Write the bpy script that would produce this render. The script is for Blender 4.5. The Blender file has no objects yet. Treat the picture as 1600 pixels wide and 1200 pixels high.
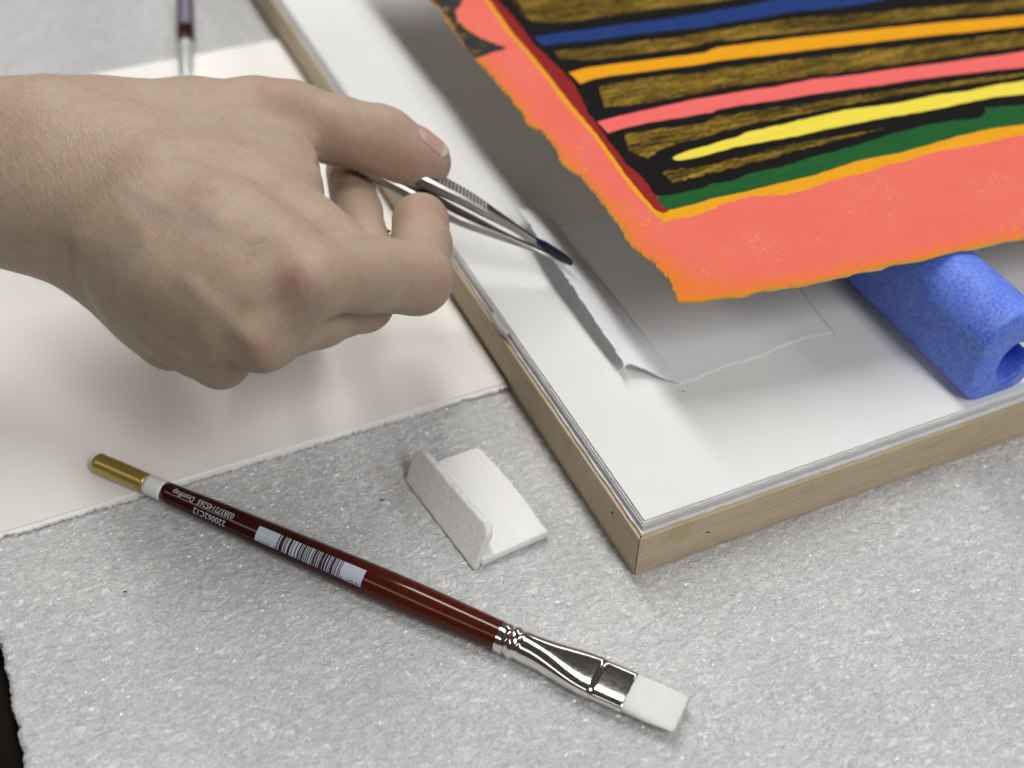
import bpy, bmesh, math, random
import numpy as np
from mathutils import Vector, Matrix

MM = 0.001
scene = bpy.context.scene
col = scene.collection

# ------------------------------------------------------------------ camera
cam_d = bpy.data.cameras.new("camera")
cam = bpy.data.objects.new("camera", cam_d)
col.objects.link(cam)
cam_d.sensor_width = 36.0
cam_d.lens = 36.0 * 2005.456 / 1600.0
cam_d.clip_start = 0.01
cam_d.clip_end = 60.0
cam.matrix_world = Matrix(((0.907668, 0.269509, -0.321719, 0.000000),
                           (-0.418886, 0.629145, -0.654760, 0.000000),
                           (0.025944, 0.729069, 0.683949, 0.290000),
                           (0, 0, 0, 1)))
cam_d.dof.use_dof = True
cam_d.dof.focus_distance = 0.362
cam_d.dof.aperture_fstop = 8.2
cam_d.dof.aperture_blades = 0
scene.camera = cam

# ------------------------------------------------------------------ dim room + long ceiling lamps
world = bpy.data.worlds.new("World")
scene.world = world
world.use_nodes = True
bg = world.node_tree.nodes["Background"]
bg.inputs[0].default_value = (1.0, 0.93, 0.85, 1)
bg.inputs[1].default_value = 0.045

def ceiling_lamp(name, x, y, z, wx, ly, watts, color):
    d = bpy.data.lights.new(name, 'AREA')
    d.shape = 'RECTANGLE'; d.size = wx; d.size_y = ly
    d.energy = watts; d.color = color
    o = bpy.data.objects.new(name, d)
    o.location = (x, y, z)
    col.objects.link(o)
    return o

ceiling_lamp("ceiling_lamp_overhead", 0.32, 1.60, 1.65, 0.26, 2.4, 33.0, (1.0, 0.985, 0.95))
ceiling_lamp("ceiling_lamp_front", 0.48, -1.45, 1.65, 0.45, 1.5, 31.0, (1.0, 0.985, 0.96))
ceiling_lamp("ceiling_lamp_right", 2.20, -1.20, 1.65, 0.40, 1.6, 16.0, (0.96, 0.98, 1.0))
ceiling_lamp("ceiling_lamp_right_far", 2.20, 1.60, 1.65, 0.30, 2.4, 14.0, (0.96, 0.98, 1.0))
ceiling_lamp("ceiling_lamp_left", -1.60, 0.10, 1.65, 0.50, 1.8, 8.5, (1.0, 0.965, 0.91))

scene.view_settings.view_transform = 'Standard'
scene.view_settings.look = 'None'
scene.view_settings.exposure = 0.0
scene.view_settings.gamma = 1.0
scene.render.engine = 'CYCLES'
scene.cycles.max_bounces = 8
scene.cycles.sample_clamp_indirect = 4.0
scene.cycles.use_denoising = True

# ------------------------------------------------------------------ measured outlines, millimetres on the table
D = {
 'sheet_left': [[169.82, 238.44], [171.63, 243.42], [172.92, 249.4], [172.34, 258.02], [171.51, 262.47], [170.25, 268.21], [172.04, 275.63], [172.35, 284.63], [172.8, 291.96], [173.25, 299.47], [172.75, 307.57], [171.19, 311.43], [171.21, 317.12], [173.05, 324.67], [173.05, 334.51], [170.62, 342.08], [172.12, 350.44], [172.6, 359.46], [172.05, 369.15], [172.55, 378.68], [172.06, 387.36], [172.46, 391.78], [172.07, 395.02], [172.26, 403.29], [173.41, 410.3], [173.57, 420.06], [174.88, 429.63], [173.84, 436.93], [173.81, 460.8], [174.72, 492.45], [175.7, 526.76]],
 'sheet_front': [[169.82, 238.44], [172.1, 236.85], [176.69, 235.53], [179.57, 234.94], [186.23, 233.39], [196.53, 232.24], [206.27, 230.07], [217.0, 229.14], [228.07, 228.45], [239.14, 227.49], [250.17, 226.26], [261.57, 225.27], [272.93, 224.01], [284.22, 222.46], [303.0, 220.36], [332.0, 217.13], [383.33, 212.01], [529.55, 199.09], [705.12, 183.56]],
 'notch': [[174.27, 451.5], [193.26, 443.94], [184.14, 431.08], [178.49, 424.79], [176.15, 417.37], [176.72, 410.04], [179.32, 401.5], [182.63, 395.42], [185.41, 391.17], [177.68, 390.17], [171.79, 388.48], [170.72, 396.08], [172.53, 406.37], [173.52, 416.78], [174.48, 428.66], [174.36, 440.21]],
 'yellow_side': [[[194.0, 437.67], [193.16, 429.2], [190.54, 401.78], [190.36, 386.06], [189.3, 369.15], [187.71, 351.87], [187.14, 334.4], [186.95, 324.03], [185.68, 311.95], [184.51, 299.1], [183.9, 287.71], [183.77, 278.75], [185.16, 272.12]], [[195.77, 436.96], [194.92, 428.5], [192.2, 401.91], [191.73, 383.97], [190.98, 366.27], [189.64, 349.69], [188.98, 333.65], [188.7, 324.6], [187.4, 312.47], [186.19, 299.59], [185.55, 288.16], [185.34, 280.32], [188.58, 275.07]]],
 'red_side': [[[195.63, 437.02], [194.78, 428.56], [192.06, 401.97], [191.59, 384.02], [190.85, 366.32], [189.51, 349.74], [188.85, 333.7], [188.58, 324.65], [187.28, 312.52], [186.08, 299.64], [185.44, 288.21], [185.39, 279.18], [186.31, 277.13]], [[198.25, 435.97], [198.07, 427.24], [198.37, 411.76], [196.16, 389.95], [197.1, 377.2], [197.37, 365.13], [196.93, 356.6], [194.65, 347.64], [192.44, 338.93], [192.07, 331.05], [190.6, 321.24], [190.31, 312.51], [189.4, 305.49], [190.82, 297.67], [189.97, 289.79], [189.09, 283.26], [188.94, 277.14]]],
 'yellow_base': [[[184.07, 272.39], [185.84, 273.1], [193.91, 271.92], [203.88, 272.94], [204.52, 273.99], [211.86, 274.33], [218.72, 273.76], [228.87, 270.33], [236.93, 270.22], [248.25, 271.41], [259.98, 270.73], [269.87, 271.5], [277.64, 271.36], [287.83, 272.15], [297.64, 271.26], [307.18, 269.88], [315.37, 269.73], [324.9, 269.07], [349.45, 267.62]], [[187.45, 278.32], [189.49, 277.84], [194.1, 277.78], [199.69, 277.7], [203.62, 277.96], [207.01, 278.07], [215.01, 277.04], [225.12, 276.9], [233.92, 276.77], [242.51, 276.18], [252.2, 277.0], [263.6, 277.8], [270.06, 277.0], [278.13, 276.16], [289.63, 276.49], [302.35, 277.06], [310.57, 276.95], [318.46, 276.35], [329.59, 274.45], [354.04, 272.57]]],
 'green_base': [[[187.82, 278.17], [194.03, 277.66], [199.61, 277.58], [203.55, 277.84], [206.68, 277.52], [214.89, 276.85], [225.0, 276.71], [233.79, 276.59], [242.38, 276.0], [252.07, 276.81], [263.46, 277.61], [269.91, 276.8], [277.99, 275.97], [289.48, 276.3], [302.19, 276.86], [310.4, 276.76], [318.3, 276.15], [329.42, 274.25], [353.85, 272.37]], [[188.92, 286.0], [194.81, 285.46], [200.67, 284.94], [205.23, 284.59], [208.85, 285.82], [213.29, 284.37], [217.54, 284.18], [222.44, 285.73], [222.94, 286.12], [235.69, 285.07], [242.96, 285.74], [254.0, 286.15], [264.89, 286.08], [277.68, 287.24], [287.11, 287.94], [298.58, 287.88], [309.87, 286.34], [318.93, 283.97], [322.61, 286.85], [324.04, 289.59], [330.85, 287.92], [339.3, 285.58], [363.51, 282.78]]],
 'lemon': [[[204.96, 302.8], [204.82, 301.55], [205.97, 300.58], [210.53, 300.0], [216.26, 299.69], [224.45, 300.05], [228.4, 299.93], [231.43, 299.53], [234.96, 299.09], [249.41, 297.61], [264.83, 297.12], [280.2, 296.11], [295.47, 294.57], [307.0, 293.26], [319.54, 292.98], [331.84, 292.16], [342.95, 289.75], [368.4, 288.05]], [[205.04, 302.94], [205.93, 303.72], [207.74, 304.47], [212.09, 305.17], [217.08, 305.21], [223.94, 305.77], [232.1, 305.83], [236.48, 307.49], [250.26, 307.1], [265.29, 306.97], [277.98, 306.55], [290.33, 304.25], [301.95, 302.99], [314.57, 302.79], [325.64, 300.42], [338.63, 300.2], [350.9, 298.87], [376.96, 297.28]]],
 'pink': [[[192.47, 324.08], [200.07, 325.12], [211.03, 324.57], [221.52, 322.93], [232.45, 321.82], [234.36, 322.8], [245.61, 321.9], [256.5, 320.21], [267.89, 319.05], [283.05, 317.11], [298.03, 314.59], [309.93, 313.37], [325.3, 310.79], [340.89, 308.17], [356.21, 304.96], [381.62, 302.3]], [[192.31, 333.21], [201.74, 333.76], [212.25, 333.52], [223.87, 333.58], [235.34, 333.08], [240.27, 332.48], [251.62, 331.39], [262.75, 329.72], [278.83, 329.0], [293.58, 325.95], [309.37, 324.01], [324.96, 321.47], [341.25, 319.46], [353.4, 317.65], [366.2, 316.4], [392.33, 313.85]]],
 'orange': [[[198.49, 357.11], [204.83, 358.43], [213.83, 357.69], [228.46, 355.43], [243.31, 353.13], [252.47, 352.44], [271.4, 349.35], [290.66, 346.21], [314.14, 342.24], [330.21, 339.75], [354.01, 335.03], [378.8, 330.84], [404.11, 326.55]], [[198.16, 367.02], [207.31, 367.77], [222.04, 365.55], [236.99, 363.31], [252.15, 361.03], [258.92, 362.99], [278.27, 359.93], [297.97, 356.82], [317.55, 353.02], [337.44, 349.16], [357.64, 345.23], [385.92, 338.99], [411.7, 334.73]]],
 'blue': [[[198.06, 387.3], [208.49, 385.75], [223.62, 383.61], [238.97, 381.43], [254.16, 378.57], [265.67, 376.39], [267.8, 377.52], [284.06, 375.65], [301.22, 374.7], [316.82, 371.02], [324.92, 369.51], [334.07, 369.33], [343.32, 369.15], [370.6, 367.23], [407.43, 363.64], [445.62, 359.92], [700.2, 335.14]], [[198.22, 395.46], [205.39, 395.79], [220.67, 393.69], [236.55, 392.25], [252.31, 390.09], [268.72, 388.59], [274.68, 388.78], [291.94, 387.94], [310.02, 387.8], [354.89, 384.53], [419.89, 377.92], [459.3, 374.38], [720.48, 349.0]]],
 'gold_a': [[[201.07, 414.04], [203.12, 404.54], [215.71, 400.13], [231.85, 399.15], [251.96, 397.02], [272.06, 394.15], [289.13, 392.94], [342.47, 389.47], [470.55, 382.36], [750.36, 366.05]], [[202.81, 437.73], [215.32, 433.65], [230.04, 428.69], [244.85, 423.7], [263.8, 417.99], [284.27, 414.46], [301.85, 413.1], [356.54, 408.88], [488.57, 401.29], [775.51, 383.13]]],
 'gold_b': [[[198.94, 376.15], [208.79, 370.63], [223.74, 368.68], [246.57, 365.63], [260.31, 365.28], [291.25, 359.86], [322.63, 353.78], [355.84, 348.84], [387.81, 341.17], [414.08, 337.3]], [[199.78, 383.49], [211.11, 381.39], [229.1, 378.53], [252.23, 375.28], [266.02, 374.61], [298.79, 371.08], [330.12, 363.96], [362.46, 357.09], [396.14, 350.71], [421.37, 345.16]]],
 'gold_c': [[[197.7, 339.22], [206.63, 337.19], [221.04, 335.43], [236.37, 334.78], [242.01, 335.32], [271.52, 330.51], [294.41, 327.1], [326.33, 323.21], [367.74, 318.16], [393.98, 315.63]], [[202.67, 353.54], [208.37, 354.81], [223.06, 352.9], [244.79, 348.79], [250.47, 349.17], [280.39, 343.7], [311.62, 338.82], [343.28, 333.18], [376.43, 328.13], [401.25, 323.47]]],
 'gold_d': [[[192.34, 312.92], [196.65, 305.55], [203.94, 308.12], [213.49, 309.23], [224.4, 308.58], [226.36, 309.71], [249.44, 309.44], [280.4, 307.63], [304.02, 305.68], [327.86, 303.13], [351.86, 299.97], [377.99, 298.39]], [[195.93, 322.26], [199.51, 322.73], [212.57, 320.63], [226.42, 318.24], [232.96, 320.52], [254.71, 317.47], [284.29, 313.04], [307.8, 310.6], [331.02, 306.98], [354.75, 303.28], [380.06, 300.62]]],
 'gold_e': [[[196.69, 289.55], [204.32, 289.52], [213.68, 288.97], [228.84, 289.54], [232.22, 288.96], [251.74, 289.61], [275.34, 289.51], [287.02, 289.97]], [[195.98, 297.92], [199.63, 298.01], [212.7, 295.42], [222.58, 295.42], [232.19, 294.76], [236.81, 296.04], [255.17, 294.59], [277.19, 292.03], [287.79, 290.98]]],
 'field_left': [[186.2, 287.9], [186.85, 299.32], [188.07, 312.2], [189.39, 324.32], [189.67, 333.36], [190.35, 349.4], [191.7, 365.97], [192.47, 383.67], [192.96, 401.61], [195.71, 428.18], [196.57, 436.64]],
 'field_front': [[186.2, 287.9], [200.14, 281.24], [216.43, 279.31], [226.61, 279.18], [235.46, 279.08], [244.1, 278.5], [253.85, 279.33], [265.32, 280.17], [271.82, 279.36], [279.94, 278.54], [291.51, 278.89], [304.32, 279.49], [312.59, 279.39], [320.53, 278.8], [331.73, 276.9], [356.34, 275.04], [453.47, 267.96], [661.93, 252.29]],
 'flap_free': [[173.52, 237.82, 20.9], [170.8, 240.37, 21.6], [167.33, 243.29, 22.8], [164.58, 245.9, 24.0], [161.78, 247.58, 25.2], [159.52, 246.8, 25.6], [160.07, 251.19, 26.0], [159.84, 258.53, 27.0], [159.76, 266.31, 28.0], [159.71, 273.85, 28.8], [159.98, 282.64, 29.5], [160.14, 290.92, 30.0], [160.0, 299.23, 30.2], [160.34, 307.74, 30.0], [161.86, 319.92, 29.3], [162.31, 328.08, 28.6], [162.81, 333.34, 28.0]],
 'flap_fold': [[174.46, 237.85, 20.8], [174.69, 247.0, 20.8], [174.86, 257.13, 20.8], [175.11, 265.17, 20.8], [175.36, 273.41, 20.8], [175.39, 282.34, 20.8], [175.41, 291.52, 20.8], [175.04, 301.14, 20.8], [174.65, 311.03, 20.8], [175.04, 319.27, 20.8], [175.43, 327.71, 20.8], [172.76, 333.21, 21.5], [167.2, 334.0, 25.0]],
 'tissue_edge': [[173.5, 237.75], [179.32, 237.14], [185.58, 237.96], [193.02, 238.64], [198.48, 237.93], [205.74, 238.1], [211.38, 239.35], [217.87, 239.94], [223.49, 240.25], [228.45, 239.16], [233.04, 238.23], [232.12, 236.58], [233.01, 240.32], [233.51, 244.62], [234.2, 249.99], [234.49, 256.34], [235.59, 262.49], [235.93, 267.59], [237.42, 278.86], [238.31, 294.48]],
 'speck': [[173.72, 234.23]],
 'paper_edge': [[-47.61, 276.71], [-26.66, 276.56], [-15.87, 276.61], [-1.26, 276.18], [13.81, 276.24], [29.48, 277.08], [49.35, 276.91], [69.96, 277.0], [91.18, 276.83], [113.13, 276.65], [132.68, 277.15]],
 'paper_far': [[135.22, 525.91], [97.32, 523.63], [65.66, 526.76], [11.42, 526.71], [-39.46, 527.7]],
 'card_b': [[88.11, 251.19], [93.38, 211.45]],
 'card_t': [[94.04, 253.28], [100.48, 214.3]],
 'card_r': [[101.57, 252.58], [108.32, 253.82], [113.06, 253.27], [114.01, 251.96], [115.88, 242.59], [117.26, 232.52], [117.99, 221.94], [118.48, 213.4], [115.33, 211.61], [108.82, 211.32], [103.8, 211.44], [99.13, 210.92], [93.56, 210.07]],
 'foam_left': [[-32.73, 239.01], [-32.72, 198.85]],
 'brush': [[4.03, 290.87, 4.7], [113.84, 156.28, 3.0]],
 'b_gold0': [4.46, 291.02, 3.8],
 'b_gold1': [16.02, 277.49, 3.8],
 'b_white1': [20.31, 272.28, 3.8],
 'b_lab0': [41.26, 246.2, 3.8],
 'b_lab1': [64.55, 219.49, 3.8],
 'b_belly': [74.23, 206.49, 3.8],
 'b_fer0': [91.2, 185.25, 3.8],
 'b_ring1': [92.73, 183.21, 3.8],
 'b_ring2': [94.96, 180.65, 3.8],
 'b_crimp': [108.06, 163.39, 3.8],
 'b_fer1': [113.74, 155.54, 3.8],
 'b_bri': [122.71, 143.85, 3.8],
 'b_txt_r': [36.04, 252.43, 3.8],
 'b_txt_l': [23.17, 269.93, 3.8],
 'brush2': [[113.4, 614.83, 4.0], [93.13, 532.83, 4.0], [86.65, 506.33, 4.0]],
 'board_corner': [135.72, 191.94],
 'frame_corner': [134.94, 191.03],
 'lint': [[78.95, 246.1], [1.62, 242.64], [-0.5, 237.81], [13.73, 252.81], [75.73, 215.39]],
 'tw_tip': [163.11, 294.18, 31.0],
 'tw_tail': [80.53, 341.6, 81.93],
 'tw_open': [0.4282, -0.0278, 0.9033],
}
HAND = [
 ('arm', -39.95, 376.49, 80.0, 14.67, -5.81, 364.5, 79.0, 14.82),
 ('arm', -5.81, 364.5, 79.0, 14.82, 14.88, 356.92, 78.0, 15.11),
 ('arm', 14.88, 356.92, 78.0, 15.11, 31.07, 354.82, 76.0, 15.12),
 ('arm', -44.41, 356.59, 70.0, 15.48, -11.23, 344.76, 68.0, 15.29),
 ('arm', -11.23, 344.76, 68.0, 15.29, 8.91, 337.67, 66.0, 14.67),
 ('arm', 8.91, 337.67, 66.0, 14.67, 21.84, 332.03, 62.0, 14.41),
 ('arm', -41.93, 365.69, 76.0, 15.97, 12.02, 346.73, 73.0, 16.27),
 ('arm', 12.02, 346.73, 73.0, 16.27, 25.2, 340.99, 70.0, 15.99),
 ('palm', 25.61, 346.46, 76.0, 13.31, 42.45, 310.98, 80.0, 11.88),
 ('palm', 42.45, 310.98, 80.0, 11.88, 56.66, 275.83, 84.0, 9.83),
 ('palm', 56.66, 275.83, 84.0, 9.83, 65.36, 254.12, 83.0, 8.69),
 ('palm', 22.08, 337.3, 72.0, 14.29, 34.93, 297.23, 76.0, 11.59),
 ('palm', 34.93, 297.23, 76.0, 11.59, 43.14, 268.1, 76.0, 10.05),
 ('palm', 43.14, 268.1, 76.0, 10.05, 50.87, 250.84, 71.0, 8.24),
 ('palm', 19.38, 332.33, 68.0, 14.61, 28.93, 300.14, 68.0, 12.13),
 ('palm', 28.93, 300.14, 68.0, 12.13, 35.29, 278.35, 63.0, 10.09),
 ('palm', 35.29, 278.35, 63.0, 10.09, 41.78, 263.41, 56.0, 7.07),
 ('palm', 17.38, 332.06, 63.0, 13.58, 24.16, 312.95, 58.0, 11.48),
 ('palm', 24.16, 312.95, 58.0, 11.48, 29.99, 302.4, 50.0, 10.01),
 ('palm', 29.99, 302.4, 50.0, 10.01, 33.87, 291.05, 45.0, 8.65),
 ('palm', 62.81, 265.28, 82.0, 9.55, 48.21, 262.36, 72.0, 8.89),
 ('palm', 48.21, 262.36, 72.0, 8.89, 39.2, 272.84, 61.0, 8.33),
 ('palm', 39.2, 272.84, 61.0, 8.33, 33.48, 295.3, 50.0, 9.0),
 ('palm', 37.83, 304.33, 78.0, 11.37, 49.75, 271.52, 80.0, 9.59),
 ('palm', 49.75, 271.52, 80.0, 9.59, 57.67, 251.48, 79.0, 7.51),
 ('palm', 31.44, 298.78, 72.0, 10.97, 38.75, 274.17, 70.0, 9.39),
 ('palm', 38.75, 274.17, 70.0, 9.39, 43.4, 264.03, 67.0, 7.61),
 ('palm', 43.94, 334.62, 77.0, 13.23, 58.27, 312.71, 78.0, 11.39),
 ('palm', 58.27, 312.71, 78.0, 11.39, 68.99, 298.48, 77.0, 9.42),
 ('palm', 52.67, 287.29, 82.0, 10.39, 38.39, 277.17, 74.0, 9.88),
 ('palm', 38.39, 277.17, 74.0, 9.88, 28.19, 291.24, 60.0, 9.97),
 ('palm', 26.75, 348.83, 60.0, 16.52, 46.71, 311.72, 58.0, 15.07),
 ('palm', 46.71, 311.72, 58.0, 15.07, 59.31, 289.6, 56.0, 11.4),
 ('palm', 34.95, 349.67, 50.0, 14.11, 44.71, 311.91, 44.0, 11.57),
 ('thumb', 35.39, 358.83, 74.0, 14.54, 59.49, 352.06, 74.0, 14.07),
 ('thumb', 59.49, 352.06, 74.0, 14.07, 78.0, 344.94, 76.0, 12.28),
 ('thumb', 78.0, 344.94, 76.0, 12.28, 88.19, 341.71, 75.0, 11.54),
 ('palm', 61.25, 336.18, 74.0, 13.91, 76.22, 319.91, 74.0, 10.66),
 ('palm', 76.22, 319.91, 74.0, 10.66, 78.75, 308.06, 74.0, 7.1),
 ('palm', 69.69, 298.72, 74.0, 10.21, 75.93, 278.93, 75.0, 8.3),
 ('palm', 75.93, 278.93, 75.0, 8.3, 86.43, 265.81, 71.0, 7.71),
 ('palm', 56.66, 345.64, 66.0, 15.87, 66.79, 309.46, 70.0, 12.33),
 ('palm', 66.79, 309.46, 70.0, 12.33, 70.17, 285.35, 74.0, 9.97),
 ('thumb', 88.19, 341.71, 75.0, 11.54, 100.91, 333.55, 73.0, 10.15),
 ('thumb', 100.91, 333.55, 73.0, 10.15, 109.94, 329.81, 70.0, 9.82),
 ('thumb', 109.94, 329.81, 70.0, 9.82, 114.6, 327.71, 68.0, 9.65),
 ('thumb', 114.6, 327.71, 68.0, 9.65, 118.66, 325.12, 65.0, 8.88),
 ('thumb', 118.66, 325.12, 65.0, 8.88, 123.59, 324.1, 62.0, 8.34),
 ('thumb', 123.59, 324.1, 62.0, 8.34, 126.04, 323.15, 61.0, 7.13),
 ('index', 65.36, 254.12, 83.0, 8.69, 82.23, 258.64, 75.75, 9.39),
 ('index', 82.23, 258.64, 75.75, 9.39, 98.77, 265.06, 65.5, 9.31),
 ('index', 98.77, 265.06, 65.5, 9.31, 108.75, 285.02, 59.6, 8.51),
 ('index', 108.75, 285.02, 59.6, 8.51, 114.2, 299.82, 57.2, 8.8),
 ('index', 88.78, 262.07, 71.67, 9.41, 99.11, 263.98, 65.5, 9.47),
 ('middle', 50.87, 250.84, 71.0, 7.91, 69.85, 262.05, 62.9, 7.84),
 ('middle', 69.85, 262.05, 62.9, 7.84, 85.91, 273.01, 54.8, 8.24),
 ('middle', 85.91, 273.01, 54.8, 8.24, 94.95, 292.84, 55.1, 7.26),
 ('middle', 94.95, 292.84, 55.1, 7.26, 99.58, 317.36, 53.0, 7.62),
 ('middle', 99.58, 317.36, 53.0, 7.62, 105.85, 342.62, 51.0, 7.57),
 ('ring', 41.78, 263.41, 56.0, 6.9, 56.95, 287.77, 40.0, 8.29),
 ('ring', 56.95, 287.77, 40.0, 8.29, 73.83, 310.63, 28.0, 8.51),
 ('ring', 73.83, 310.63, 28.0, 8.51, 78.69, 338.21, 22.0, 8.58),
 ('ring', 78.69, 338.21, 22.0, 8.58, 73.78, 349.89, 26.0, 7.78),
 ('little', 33.4, 290.64, 45.0, 8.46, 48.3, 310.47, 30.0, 7.91),
 ('little', 48.3, 310.47, 30.0, 7.91, 62.69, 329.35, 20.0, 7.55),
 ('little', 62.69, 329.35, 20.0, 7.55, 66.18, 350.42, 17.0, 7.42),
 ('little', 66.18, 350.42, 17.0, 7.42, 60.87, 361.09, 22.0, 7.01),
 ('tendon', 45.54, 306.04, 60.0, 3.0, 47.37, 298.76, 60.0, 3.0),
]
THUMB = [[120.79, 325.12, 64.0], [126.04, 323.15, 61.0]]
REDS = [[[59.1, 246.7, 92.0], 4.2, 0.5], [[63.33, 238.14, 92.0], 7, 0.2], [[49.39, 234.84, 76.0], 5, 0.33], [[48.65, 238.65, 78.0], 5, 0.2], [[39.91, 253.75, 62.0], 7, 0.12], [[103.16, 260.67, 66.0], 9, 0.22], [[113.1, 295.23, 62.0], 10, 0.35], [[116.44, 313.75, 68.0], 12, 0.28], [[84.52, 342.81, 86.0], 14, 0.18]]
SPOTS = [[[20.61, 316.8, 94.0], 0.8, 0.6], [[37.55, 265.76, 72.0], 0.55, 0.5], [[49.73, 242.4, 70.0], 0.6, 0.7]]
VEINS = [[[31.06, 300.08, 90.0], [45.68, 269.4, 92.0], 2.6, 0.45], [[45.68, 269.4, 92.0], [62.63, 269.76, 92.0], 2.4, 0.4], [[6.97, 303.46, 84.0], [32.24, 274.65, 82.0], 3.0, 0.4], [[54.43, 324.57, 88.0], [85.22, 319.32, 88.0], 3.0, 0.35], [[66.07, 275.95, 90.0], [80.47, 257.4, 84.0], 2.5, 0.35]]
WRINKLES = [[[112.5, 324.11, 80.0], 9], [[95.04, 258.96, 72.0], 9], [[19.17, 321.83, 94.0], 26], [[62.36, 242.59, 92.0], 12]]
CREASES = [[[68.0, 254.85, 70.0], [88.78, 255.75, 62.0], 0.6, 0.9, 1.6], [[100.91, 274.04, 70.0], [101.21, 265.0, 72.0], 0.5, 0.6, 1.5], [[114.92, 328.31, 80.0], [112.32, 315.98, 80.0], 0.35, 0.45, 1.0], [[113.91, 329.53, 80.0], [111.81, 320.07, 80.0], 0.3, 0.3, 0.9], [[117.08, 325.35, 78.0], [115.38, 316.62, 78.0], 0.3, 0.25, 0.9], [[82.26, 307.64, 80.0], [88.72, 315.14, 76.0], 0.4, 0.6, 1.4]]
BUMPS = [[[67.3, 254.51, 80.0], [68.14, 251.88, 80.0], 7.0, 2.2], [[49.88, 247.91, 70.0], [50.36, 245.03, 70.0], 6, 2.0], [[39.72, 259.41, 58.0], [40.71, 255.44, 58.0], 6, 1.0], [[30.88, 282.93, 48.0], [32.29, 279.11, 48.0], 5, 0.5], [[38.04, 274.61, 76.0], [47.7, 242.8, 76.0], 2.6, 0.62], [[28.98, 306.63, 80.0], [37.32, 269.48, 80.0], 2.8, 0.3], [[26.82, 284.43, 56.0], [36.15, 260.02, 56.0], 2.3, 0.7], [[19.86, 304.44, 62.0], [26.13, 277.14, 62.0], 3, 0.1], [[49.41, 287.25, 84.0], [64.2, 255.53, 84.0], 3.2, 0.4], [[56.81, 253.6, 74.0], [58.15, 247.53, 74.0], 5.5, -1.6], [[45.58, 252.99, 64.0], [46.17, 246.84, 64.0], 3.6, -1.4], [[36.13, 267.67, 54.0], [36.39, 261.99, 54.0], 2.6, -0.9], [[85.08, 331.04, 78.0], [86.24, 319.15, 78.0], 9, -1.1], [[57.71, 271.31, 82.0], [59.58, 266.05, 82.0], 9, -0.9], [[44.44, 268.54, 72.0], [46.91, 258.98, 72.0], 6, -0.6], [[116.0, 335.02, 76.0], [117.62, 330.27, 76.0], 5, 0.8], [[105.73, 262.29, 64.0], [104.64, 259.66, 64.0], 6, 0.5], [[105.52, 340.14, 76.0], [108.2, 335.77, 76.0], 7, -0.5], [[31.99, 309.08, 84.0], [47.53, 280.28, 84.0], 1.6, 0.14], [[47.07, 277.56, 86.0], [64.53, 277.93, 86.0], 1.5, 0.14], [[7.31, 318.19, 74.0], [33.48, 285.22, 74.0], 1.8, 0.14], [[55.51, 331.0, 84.0], [86.91, 325.64, 84.0], 1.6, 0.1]]
rng = np.random.default_rng(7)

# ------------------------------------------------------------------ helpers
def tag(o, label=None, cat=None, group=None, kind=None):
    if label: o["label"] = label
    if cat: o["category"] = cat
    if group: o["group"] = group
    if kind: o["kind"] = kind
    return o

def empty(name, loc_mm, label, cat, group=None):
    o = bpy.data.objects.new(name, None)
    o.empty_display_size = 0.01
    o.location = Vector(loc_mm) * MM
    col.objects.link(o)
    return tag(o, label, cat, group)

def link_mesh(name, me, mat, parent=None):
    o = bpy.data.objects.new(name, me)
    if mat is not None:
        me.materials.clear(); me.materials.append(mat)
    col.objects.link(o)
    if parent is not None:
        o.parent = parent
        o.matrix_parent_inverse = Matrix.Translation(-world_loc(parent))
    return o

def world_loc(o):
    v = Vector(o.location)
    if o.parent is not None:
        v = v + (o.matrix_parent_inverse @ Vector((0, 0, 0))) + world_loc(o.parent)
    return v

def mesh_np(name, V, F, mat, parent=None, smooth=True):
    """V in millimetres, F list/array of faces"""
    me = bpy.data.meshes.new(name)
    V = np.asarray(V, dtype=np.float64) * MM
    if isinstance(F, np.ndarray):
        n, k = F.shape
        me.vertices.add(len(V)); me.vertices.foreach_set("co", V.astype(np.float32).ravel())
        me.loops.add(n * k); me.loops.foreach_set("vertex_index", F.astype(np.int32).ravel())
        me.polygons.add(n); me.polygons.foreach_set("loop_start", np.arange(0, n * k, k, dtype=np.int32))
        me.update(calc_edges=True); me.validate()
    else:
        me.from_pydata([tuple(v) for v in V], [], [tuple(f) for f in F]); me.update()
    me.polygons.foreach_set("use_smooth", np.full(len(me.polygons), smooth, dtype=bool))
    return link_mesh(name, me, mat, parent)

def set_attr(o, name, vals):
    a = o.data.attributes.new(name, 'FLOAT', 'POINT')
    a.data.foreach_set("value", np.asarray(vals, dtype=np.float32))

def grid_faces(nu, nv, flip=False):
    i = np.arange(nu - 1)[:, None] * nv + np.arange(nv - 1)[None, :]
    f = np.stack([i, i + nv, i + nv + 1, i + 1], -1).reshape(-1, 4)
    return f[:, ::-1] if flip else f

def resample(P, n):
    P = np.asarray(P, float)
    d = np.r_[0, np.cumsum(np.linalg.norm(np.diff(P, axis=0), axis=1))]
    t = np.linspace(0, d[-1], n)
    return np.stack([np.interp(t, d, P[:, k]) for k in range(P.shape[1])], 1)

def smooth1(a, n):
    k = np.ones(n) / n
    return np.convolve(np.pad(a, (n // 2, n - 1 - n // 2), mode='edge'), k, mode='valid')

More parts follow.
